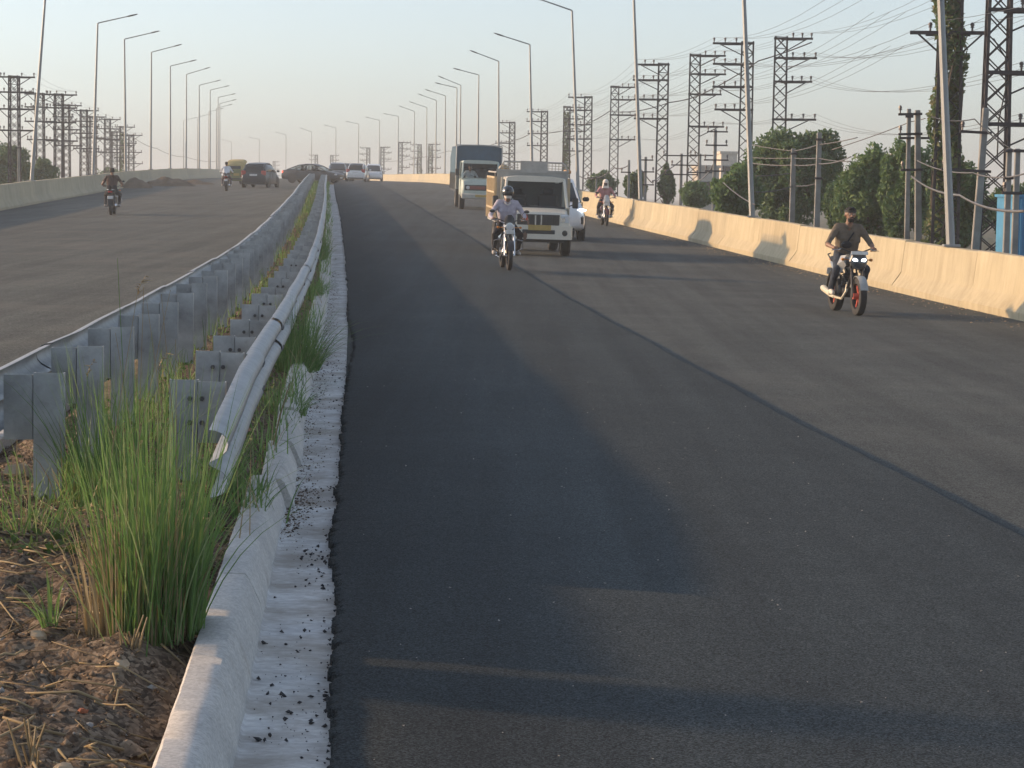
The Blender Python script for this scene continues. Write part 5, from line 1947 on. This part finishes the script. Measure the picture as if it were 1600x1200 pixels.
STONE = mat('tan_stone', (.36, .28, .19), .9, var=.2, scale=14, bump=.5, bscale=50)
STONEG = mat('grey_stone', (.3, .29, .27), .9, var=.2, scale=14, bump=.5, bscale=50)
WHITE = mat('white_scrap', (.7, .69, .66), .8, var=.08)
for k, (px, py, s, m, lb) in enumerate([(62, 978, .032, STONE, 'flat tan stone on the soil left of the tall grass'), (190, 1012, .035, STONE, 'pale angular stone on the soil below the tall grass'),
                                         (98, 1185, .03, STONE, 'broken tan brick end at the bottom edge of the soil'), (140, 1102, .016, STONEG, 'small round grey pebble beside a red one'),
                                         (131, 1092, .014, mat('red_pebble', (.3, .1, .05), .9), 'small red pebble beside a round grey one'), (200, 1120, .05, SOIL, 'broad crumbled earth lump near the kerb'),
                                         (28, 720, .08, STONE, 'pale stone block on the soil under the far rail'), (238, 1020, .02, STONEG, 'small pale stone close to the kerb')]):
    Y = 1.50 * FPX / (py - 291)
    x = px_x(px, py, Y).x
    pebble('stone', x, Y, soil_z(x - float(xe(Y)), Y) + s * .25, s, m, lb, 'stone', 'stones on the median soil', seed=k * 1.7)
for k, (px, py, s, lb) in enumerate([(1478, 457, .05, 'white paper scrap at the foot of the sunlit barrier beyond the bearded rider, nearer one'), (1497, 459, .04, 'small white scrap just beyond the nearer paper scrap'),
                                     (1030, 360, .09, 'white crumpled bag beyond the far motorcycle at the barrier foot'), (975, 351, .05, 'small white scrap beside the far motorcycle'),
                                     (491, 292, .1, 'white scrap lying between the two guard rails')]):
    if px < 600:
        x, Y = px_x(px, py, 120).x, 120
        z = soil_z(x - float(xe(Y)), Y) + .05
    else:
        x, Y = hit(px, py, -LANE)
        z = rp(x - float(xe(Y)), Y, -LANE).z + s * .3
    pebble('litter_scrap', x, Y, z, s, WHITE, lb, 'litter', 'white litter', .5, k * 2.1)


# ------------------------------------------------------------------ loose matter on the ground
def chips(name, P, size, m, squash=.6):
    """small angular lumps: octahedra with jittered corners, one mesh"""
    P = np.asarray(P, float)
    n = len(P)
    s = np.asarray(size, float).reshape(n, 1)
    base = np.array([(1, 0, 0), (0, 1, 0), (-1, 0, 0), (0, -1, 0), (0, 0, 1), (0, 0, -1)], float)
    V = P[:, None, :] + base[None] * s[:, None, :] * rng.uniform(.55, 1.3, (n, 6, 1)) * np.array([1, 1, squash])
    V += rng.normal(size=(n, 6, 3)) * s[:, None, :] * .2
    F0 = np.array([(0, 1, 4), (1, 2, 4), (2, 3, 4), (3, 0, 4), (1, 0, 5), (2, 1, 5), (3, 2, 5), (0, 3, 5)])
    F = (F0[None] + (np.arange(n) * 6)[:, None, None]).reshape(-1, 3)
    o = link(name, arr_mesh(name, V.reshape(-1, 3), F, m))
    o['kind'] = 'stuff'
    return o


n = 9000
Yc = rng.uniform(4.5, 15, n)
Oc = rng.uniform(-2.25, -.47, n)
chips('soil_clods', [(float(xe(y)) + o, y, soil_z(o, y) + .002) for o, y in zip(Oc, Yc)], .004 + .016 * rng.uniform(size=n) ** 4, SOIL, .8)
n = 900
Yc = rng.uniform(4.5, 15, n)
Oc = rng.uniform(-2.25, -.47, n)
chips('pale_gravel', [(float(xe(y)) + o, y, soil_z(o, y) + .003) for o, y in zip(Oc, Yc)], .004 + .012 * rng.uniform(size=n) ** 3, STONEG, .7)
ASPHALT_CHIP = mat('asphalt_crumb', (.028, .03, .034), .8, var=.2, scale=60)
n = 900
Yc = rng.uniform(5, 11, n) ** 1.0
Yc = np.where(rng.uniform(size=n) < .45, rng.uniform(10, 24, n), Yc)
Oc = -.27 + .26 * rng.uniform(size=n) ** .8
keep = np.array([mn.noise((float(y) * .9, o * 3, 7)) * 2.2 + rng.uniform(-.4, .4) > .12 for o, y in zip(Oc, Yc)])
Yc, Oc = Yc[keep], Oc[keep]
chips('asphalt_crumbs', [(float(xe(y)) + o, y, float(zc(y)) - .036) for o, y in zip(Oc, Yc)], .002 + .012 * rng.uniform(size=len(Yc)) ** 3.5, ASPHALT_CHIP, .7)
n = 1600
Yc = rng.uniform(5, 32, n)
chips('edge_crumbs', np.stack([xe(Yc) + edge(Yc) + rng.normal(size=n) * .018, Yc, zc(Yc) - .022 + rng.uniform(-.012, .012, n)], 1), .002 + .006 * rng.uniform(size=n) ** 2, ASPHALT_CHIP, .8)
n = 420
Yc = 6 + 40 * rng.uniform(size=n) ** 1.5
Oc = rng.uniform(.1, 3.6, n)
chips('road_grit', np.stack([xe(Yc) + Oc, Yc, zc(Yc) + camber(Oc) + .002], 1), .002 + .005 * rng.uniform(size=n) ** 2, STONEG, .6)
n = 2600
Yc = 14 + 90 * rng.uniform(size=n) ** 1.4
Oc = 10.68 - np.abs(rng.normal(size=n)) * .35
chips('barrier_foot_grit', np.stack([xe(Yc) + Oc, Yc, zc(Yc) + camber(Oc) - LANE + .003], 1), .004 + .022 * rng.uniform(size=n) ** 4, STONE, .5)
# dirt washed into the gutter by the kerb break
n = 5200
Yc = 12.3 + rng.normal(size=n) * .55
Yc = np.where(rng.uniform(size=n) < .8, 12.5 + 32 * rng.uniform(size=n) ** 1.3, Yc)
Oc = -.285 + np.abs(rng.normal(size=n)) * .085
chips('gutter_dirt', [(float(xe(y)) + o, y, float(zc(y)) - .038) for o, y in zip(Oc, Yc)], .0015 + .008 * rng.uniform(size=n) ** 3.5, SOIL, .5)


def blades(name, roots, H, W, lean, m, seg=5, droop=.5, kind='stuff', parent=None, org=(0, 0, 0)):
    """tapered grass blades, each a curved strip; roots (n,3), H, W, lean per blade"""
    R_ = np.asarray(roots, float) - np.asarray(org, float)
    n = len(R_)
    H = np.broadcast_to(np.asarray(H, float), (n,))
    W = np.broadcast_to(np.asarray(W, float), (n,))
    if np.ndim(lean) == 2:
        D = lean
    else:
        a = rng.uniform(0, 2 * PI, n)
        D = np.stack([np.cos(a), np.sin(a)], 1) * (lean * np.abs(rng.normal(size=n)))[:, None]
    f = rng.uniform(0, 2 * PI, n)
    wd = np.stack([np.cos(f), np.sin(f), np.zeros(n)], 1)
    V = np.zeros((n, (seg + 1) * 2, 3))
    for k in range(seg + 1):
        t = k / seg
        c = R_.copy()
        L_ = np.linalg.norm(D, axis=1)
        c[:, 0] += D[:, 0] * H * (t * .45 + t * t * .55)
        c[:, 1] += D[:, 1] * H * (t * .45 + t * t * .55)
        c[:, 2] += H * (t - droop * np.minimum(L_, 1.2) * t ** 3 * .7)
        w = (W * (1 - t ** 1.8 * .93))[:, None] * .5
        V[:, 2 * k] = c - wd * w
        V[:, 2 * k + 1] = c + wd * w
    b = np.arange(seg) * 2
    F0 = np.stack([b, b + 1, b + 3, b + 2], 1)
    F = (F0[None] + (np.arange(n) * (seg + 1) * 2)[:, None, None]).reshape(-1, 4)
    o = link(name, arr_mesh(name, V.reshape(-1, 3), F, m, True), parent)
    if kind:
        o['kind'] = kind
    return o


def tussock(px, py, zrel, label, n, H, r, lean, dry=.15, ydepth=1.0, w=.007, stretch=1.0):
    Y = zrel * FPX / (py - 300 - (px - 800) * .014)
    x = px_x(px, py, Y).x
    off = x - float(xe(Y))
    base = Vector((x, Y, soil_z(off, Y) - .02))
    t = thing('grass_tussock', label, 'grass', base, 'grass tussocks along the median')
    def pts(k, rr):
        a = rng.uniform(0, 6.28, k)
        q = np.sqrt(rng.uniform(size=k)) * rr
        P = np.stack([x + q * np.cos(a), Y + q * np.sin(a) * ydepth, np.full(k, base.z)], 1)
        return P, a, q
    P, a, q = pts(n, r)
    L_ = np.abs(rng.normal(size=n)) * lean * (.35 + q / r)
    aa = a + rng.normal(size=n) * .5
    D = np.stack([np.cos(aa) * L_ * stretch, np.sin(aa) * L_], 1)
    hh = H * (.34 + .8 * rng.uniform(size=n) ** (1.5 if n > 550 else 1.0))
    blades('green_blades', P, hh, w * rng.uniform(.6, 1.3, n), D, GRASS, 6, .5, None, t, base)
    k = int(n * dry)
    if k:
        P, a, q = pts(k, r * 1.1)
        P[:, 0] -= r * .35
        D = np.stack([np.cos(a), np.sin(a)], 1) * (np.abs(rng.normal(size=k)) * lean * .9)[:, None]
        blades('dry_blades', P, H * rng.uniform(.2, .65, k), w * rng.uniform(.8, 1.5, k), D, DRYGRASS, 5, .8, None, t, base)
    return t, base


t1, b1 = tussock(240, 955, 1.50, 'tall green grass tussock with dry stalks beside the near kerb', 600, .92, .165, .19, .45, 1.5, .0066)
k = 34
P = np.stack([b1.x + rng.normal(size=k) * .1, b1.y + rng.normal(size=k) * .2, np.full(k, b1.z)], 1)
D = np.stack([-.25 + rng.normal(size=k) * .55, rng.normal(size=k) * .3], 1)
blades('stray_blades', P, rng.uniform(.7, 1.15, k), .0055, D, GRASS, 7, .6, None, t1, b1)
# seed stalks standing above the tall tussock
sx = []
for k in range(12):
    a = rng.uniform(0, 6.28)
    l = rng.uniform(.05, .45)
    h = rng.uniform(.75, 1.35)
    b = Vector((rng.normal() * .1, rng.normal() * .2, 0))
    e = b + Vector((math.cos(a) * l, math.sin(a) * l * .6, h))
    s = MB().tube([b, b.lerp(e, .5) + Vector((0, 0, .06)), e], [.0025, .002, .001], 4)
    st_ = s.build('seed_stalk', DRYGRASS if k % 3 else GRASS, t1)
    if k % 4 == 0:
        hd = MB()
        for q in range(14):
            c = e + Vector((.03 * (q / 14) ** 2, 0, -.02 + .07 * q / 14))
            hd.tube([c, c + Vector((rng.normal() * .012 + .006, rng.normal() * .012, .014 - .02 * (q / 14)))], [.0022, .0006], 3)
        hd.build('seed_head', DRYGRASS, st_)
tussock(40, 800, 1.50, 'loose green grass tuft under the nearest post of the far rail', 130, .36, .22, .8, .3, 1.3, .006)
tussock(170, 760, 1.50, 'green grass tuft just behind the tall tussock', 260, .80, .18, .3, .2, 1.6, .006)
tussock(290, 850, 1.50, 'green tuft beside the kerb just below the cut rail end', 160, .40, .10, .4, .3, 1.6, .006)
tussock(352, 740, 1.50, 'green tuft growing against the kerb right of the cut rail end', 130, .45, .07, .5, .2, 2.0, .006)
tussock(82, 965, 1.50, 'tiny green sprout on the bare soil left of the tall tussock', 26, .22, .03, .6, .0, 1.0, .007)
tussock(462, 548, 1.50, 'dark green tussock bulging over the kerb outside the near guard rail', 700, .66, .22, .55, .1, 2.2, .008)
tussock(436, 612, 1.52, 'low green weed patch on the kerb before the dark tussock', 300, .28, .2, .9, .3, 2.5, .008)
tussock(492, 404, 1.42, 'small green tussock over the kerb farther along the near guard rail', 400, .55, .25, .5, .1, 3.0, .009)
tussock(482, 450, 1.46, 'low green growth over the kerb just past the dark tussock', 350, .38, .2, .6, .2, 3.0, .009)
t_, b_ = thing('straw_stalk', 'single pale straw standing outside the near guard rail', 'straw', rp(-.42, 14.0, .1)), 0
MB().tube([(0, 0, 0), (.05, .0, .22), (.11, 0, .42)], [.006, .005, .003], 5).build('stem', DRYGRASS, t_)
# stubble clumps at the bottom of the frame
for (px, py, lb) in ((52, 1165, 'cut dry stubble clump at the bottom of the soil, leftmost one'), (165, 1215, 'thick cut dry stalks near the kerb at the bottom of the soil'), (205, 985, 'cut straw stubble at the foot of the tall tussock')):
    Y = 1.5 * FPX / (py - 290)
    x = px_x(px, py, Y).x
    b = Vector((x, Y, soil_z(x - float(xe(Y)), Y) - .01))
    t = thing('straw_stubble', lb, 'straw', b, 'cut straw stubble')
    for k in range(9):
        a = rng.uniform(0, 6.28)
        h = rng.uniform(.05, .15)
        e = Vector((math.cos(a) * h * .35, math.sin(a) * h * .3, h))
        q = Vector((rng.normal() * .02, rng.normal() * .025, 0))
        MB().tube([q, q + e * .5, q + e], [.0045, .004, .003], 5).build('stalk', DRYGRASS, t)

# growth along the median, between and outside the rails
n = 8500
Yc = 11 + 150 * rng.uniform(size=n) ** 1.7
Oc = np.where(rng.uniform(size=n) < .6, -1.22 + rng.normal(size=n) * .22, -.42 + rng.normal(size=n) * .05)
msk = np.array([mn.noise((float(y) * .35, o * 2, 3)) + rng.uniform(-.2, .3) > -.05 for o, y in zip(Oc, Yc)])
Yc, Oc = Yc[msk], Oc[msk]
Rt = np.array([(float(xe(y)) + o, y, soil_z(o, y) - .01) for o, y in zip(Oc, Yc)])
blades('median_grass', Rt, rng.uniform(.10, .38, len(Yc)), .007 + .00016 * Yc, .5, GRASS, 4)
n = 260
Yc = 10 + 110 * rng.uniform(size=n) ** 1.6
Oc = np.where(rng.uniform(size=n) < .75, -1.3 + rng.normal(size=n) * .3, -.42 + rng.normal(size=n) * .05)
Rt = np.array([(float(xe(y)) + o, y, soil_z(o, y) - .01) for o, y in zip(Oc, Yc)])
blades('dry_median_grass', Rt, rng.uniform(.1, .5, n), .006 + .0001 * Yc, .6, DRYGRASS, 4)
n = 2600
Yc = 9.5 + 40 * rng.uniform(size=n) ** 1.7
Oc = np.where(rng.uniform(size=n) < .75, -1.25 + rng.normal(size=n) * .33, -.60 + rng.normal(size=n) * .04)
Rt = np.array([(float(xe(y)) + o, y, soil_z(o, y) + rng.uniform(.0, .045)) for o, y in zip(Oc, Yc)])
o = leaves('weeds', Rt, .03, WEED)
o['kind'] = 'stuff'
# straw and twigs strewn on the soil
mb = MB()
for k in range(620):
    y = 4.7 + 8.5 * rng.uniform() ** 1.3
    o_ = rng.uniform(-2.1, -.5)
    x = float(xe(y)) + o_
    l = rng.uniform(.03, .16) * (1 + 1.2 * (rng.uniform() > .9))
    a = rng.normal() * .7 + (0 if rng.uniform() < .6 else 1.2)
    bend = rng.normal() * .02
    p = []
    for q in (-.5, 0, .5):
        xx, yy = x + math.cos(a) * l * q - math.sin(a) * bend * (1 - abs(q) * 2), y + math.sin(a) * l * q + math.cos(a) * bend * (1 - abs(q) * 2)
        p.append((xx, yy, soil_z(xx - float(xe(yy)), yy) + .006 + rng.uniform(0, .015)))
    mb.tube(p, rng.uniform(.0012, .003), 3)
for k in range(260):
    y = 4.7 + 6.5 * rng.uniform() ** 1.2
    o_ = rng.uniform(-2.0, -.52)
    x = float(xe(y)) + o_
    l = rng.uniform(.10, .34)
    a = rng.normal() * .8
    p = []
    kx, ky = rng.normal(size=2) * .025
    for q in (-.5, -.1, .25, .5):
        xx, yy = x + math.cos(a) * l * q + kx * (q > 0), y + math.sin(a) * l * q + ky * abs(q)
        p.append((xx, yy, soil_z(xx - float(xe(yy)), yy) + .008 + rng.uniform(0, .022)))
    mb.tube(p, rng.uniform(.002, .0048), 4)
tag(mb.build('loose_straw', DRYGRASS, smooth=180), kind='stuff')

# ------------------------------------------------------------------ haze
if HAZE:
    hz = MB().box((-20, 640, 5.0), (1760, 1690, 22.0)).build('haze', mat('haze_none', (1, 1, 1)), smooth=0)
    hz.data.materials.clear()
    hm = bpy.data.materials.new('haze_air')
    hm.use_nodes = True
    nt = hm.node_tree
    nt.nodes.clear()
    ho = nt.nodes.new('ShaderNodeOutputMaterial')
    pv = nt.nodes.new('ShaderNodeVolumePrincipled')
    pv.inputs['Color'].default_value = (.92, .97, 1.0, 1)
    pv.inputs['Density'].default_value = HAZE
    pv.inputs['Anisotropy'].default_value = .1
    nt.links.new(pv.outputs[0], ho.inputs['Volume'])
    hz.data.materials.append(hm)
    hz['kind'] = 'stuff'
